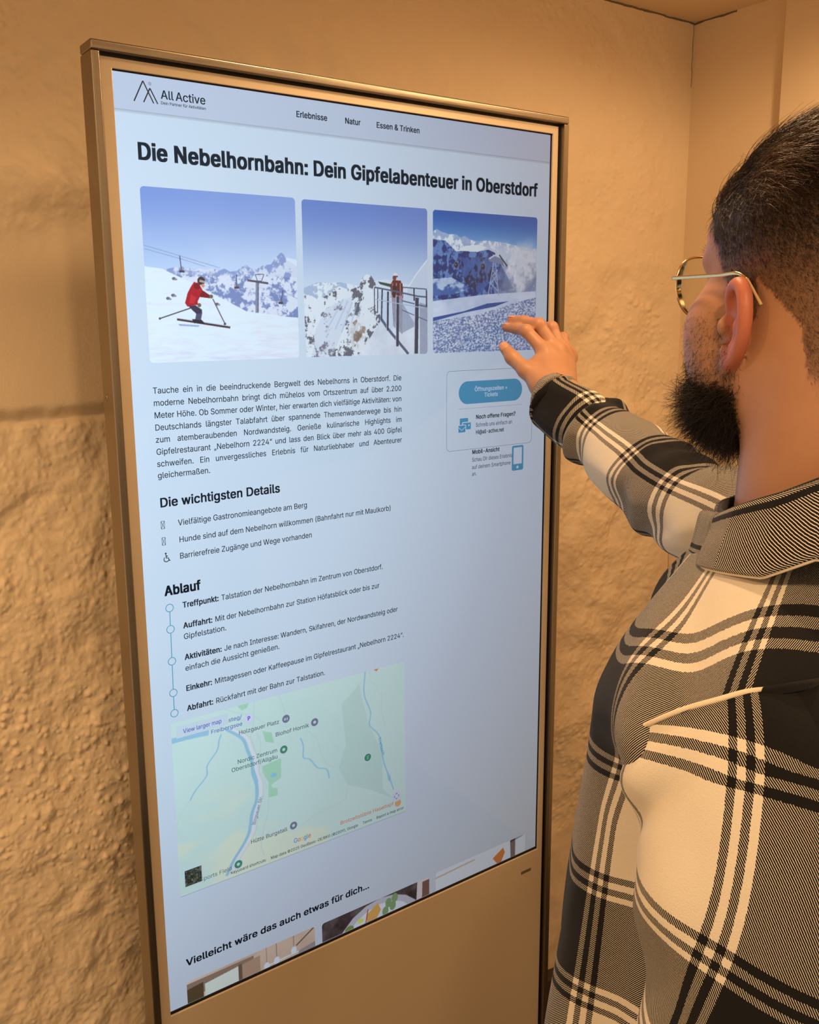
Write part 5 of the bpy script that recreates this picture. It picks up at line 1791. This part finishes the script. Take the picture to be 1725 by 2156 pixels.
for sg in (-1, 1):
    b = hip + TR * sg * .12 - TF * .015
    rows = []
    for t in np.linspace(0, 1, 26):
        x = -.075 + .275 * t
        w = .036 + .012 * math.sin(t * 2.9) if t < .93 else .046 * math.sqrt(max(0.02, 1 - ((t - .93) / .07) ** 2)) * .8
        h = np.interp(t, [0, .08, .3, .5, .8, 1], [.05, .085, .095, .07, .05, .015])
        r = []
        for a in np.linspace(0, 2 * np.pi, 28):
            yy, z = math.cos(a), math.sin(a)
            r.append(b + TF * x + TR * yy * w * (1 if z < 0 else (1 - .25 * z)) + np.array([0, 0, max(0.0, h / 2 + z * h / 2)]))
        rows.append(r)
    G = np.array(rows)
    grid_mesh('shoe', G, np.zeros(G.shape[:2] + (2,)), M_shoe, person)

# ------------------------------------------------------------------ eyeglasses
M_gold = mat('gold_wire', color=(.83, .62, .30), rough=.18, metal=1.0)
n = N(M_gold)
n.l(n.m('MULTIPLY_ADD', n.noise(n.obj(), 300, 2), .12, .12), n.b.inputs['Roughness'])
M_lens = bpy.data.materials.new('clear_lens')
M_lens.use_nodes = True
t_ = M_lens.node_tree
t_.nodes.clear()
o_ = t_.nodes.new('ShaderNodeOutputMaterial')
mx = t_.nodes.new('ShaderNodeMixShader')
fr_ = t_.nodes.new('ShaderNodeLayerWeight')
fr_.inputs[0].default_value = .08
tr_ = t_.nodes.new('ShaderNodeBsdfTransparent')
tr_.inputs[0].default_value = (.95, .96, .95, 1)
gl_ = t_.nodes.new('ShaderNodeBsdfGlossy')
gl_.inputs['Roughness'].default_value = .02
t_.links.new(fr_.outputs[0], mx.inputs[0])
t_.links.new(tr_.outputs[0], mx.inputs[1])
t_.links.new(gl_.outputs[0], mx.inputs[2])
t_.links.new(mx.outputs[0], o_.inputs[0])
M_tip = mat('clear_amber_tip', color=(.55, .36, .18), rough=.25)
n = N(M_tip)
n.l(n.mix(n.noise(n.obj(), 200, 2), (.58, .38, .20), (.50, .32, .16)), n.b.inputs['Base Color'])

gl = empty('eyeglasses', tuple(hl(0, .108, .0)), 'thin gold-rimmed aviator eyeglasses on the face of the person', 'glasses')
def rim_path(s, k=72, grow_=1.0):
    out = []
    for i in range(k):
        a = 2 * math.pi * i / k
        c, d = math.cos(a), math.sin(a)
        x = .0275 * math.copysign(abs(c) ** .80, c)
        z = .0265 * math.copysign(abs(d) ** .84, d)
        if z < 0:
            x = x * (1 - .10 * (-z / .0265)) - .002 * (-z / .0265)
        x, z = x * grow_, z * grow_
        X = .0365 + x
        out.append(hl(s * X, .1165 - 1.9 * (X - .010) ** 2, -.0068 + z))
    return np.array(out)
for s in (-1, 1):
    R_ = rim_path(s)
    V, F = tube(R_, .00105, 10, closed=True)
    rim = mesh_from('rim', V, F, M_gold, gl)
    R2 = rim_path(s, 72, .985)
    c = R2.mean(0)
    V = [c] + [c + (q - c) * t for t in (.5, 1.0) for q in R2]
    F = [(0, 1 + i, 1 + (i + 1) % 72) for i in range(72)] + [(1 + i, 73 + i, 73 + (i + 1) % 72, 1 + (i + 1) % 72) for i in range(72)]
    ln = mesh_from('lens', np.array(V), F, M_lens, gl)
    md = ln.modifiers.new('s', 'SOLIDIFY'); md.thickness = .0018; md.offset = 0
    hinge = hl(s * .0705, .1055, .0005)
    P = np.array([hl(s * .0625, .1110, .0005), hl(s * .0680, .1090, .0006), hl(s * .0706, .1050, .0006)])
    V, F = tube(cat_rom(P, 12), .0014, 10)
    mesh_from('hinge', V, F, M_gold, gl)
    P = np.array([hl(s * .0706, .1056, .0006), hl(s * .0735, .070, .0004), hl(s * .0765, .030, .0002), hl(s * .0790, .006, .0005), hl(s * .0785, -.006, -.004)])
    V, F = tube(cat_rom(P, 40), [.0017] * 30 + [.0014] * 10, 10)
    tm = mesh_from('temple', V, F, M_gold, gl)
    P = np.array([hl(s * .0785, -.006, -.004), hl(s * .0772, -.010, -.010), hl(s * .0758, -.0145, -.017), hl(s * .0742, -.019, -.024)])
    V, F = tube(cat_rom(P, 24), np.linspace(.0010, .0014, 24), 10)
    mesh_from('temple_tip', V, F, M_tip, tm)
for z, y in ((.004, .1185), (-.006, .119)):
    P = np.array([hl(-.0125, .1155, z - .001), hl(-.005, y, z + .002), hl(.005, y, z + .002), hl(.0125, .1155, z - .001)])
    V, F = tube(cat_rom(P, 20), .001, 8)
    mesh_from('bridge', V, F, M_gold, gl)
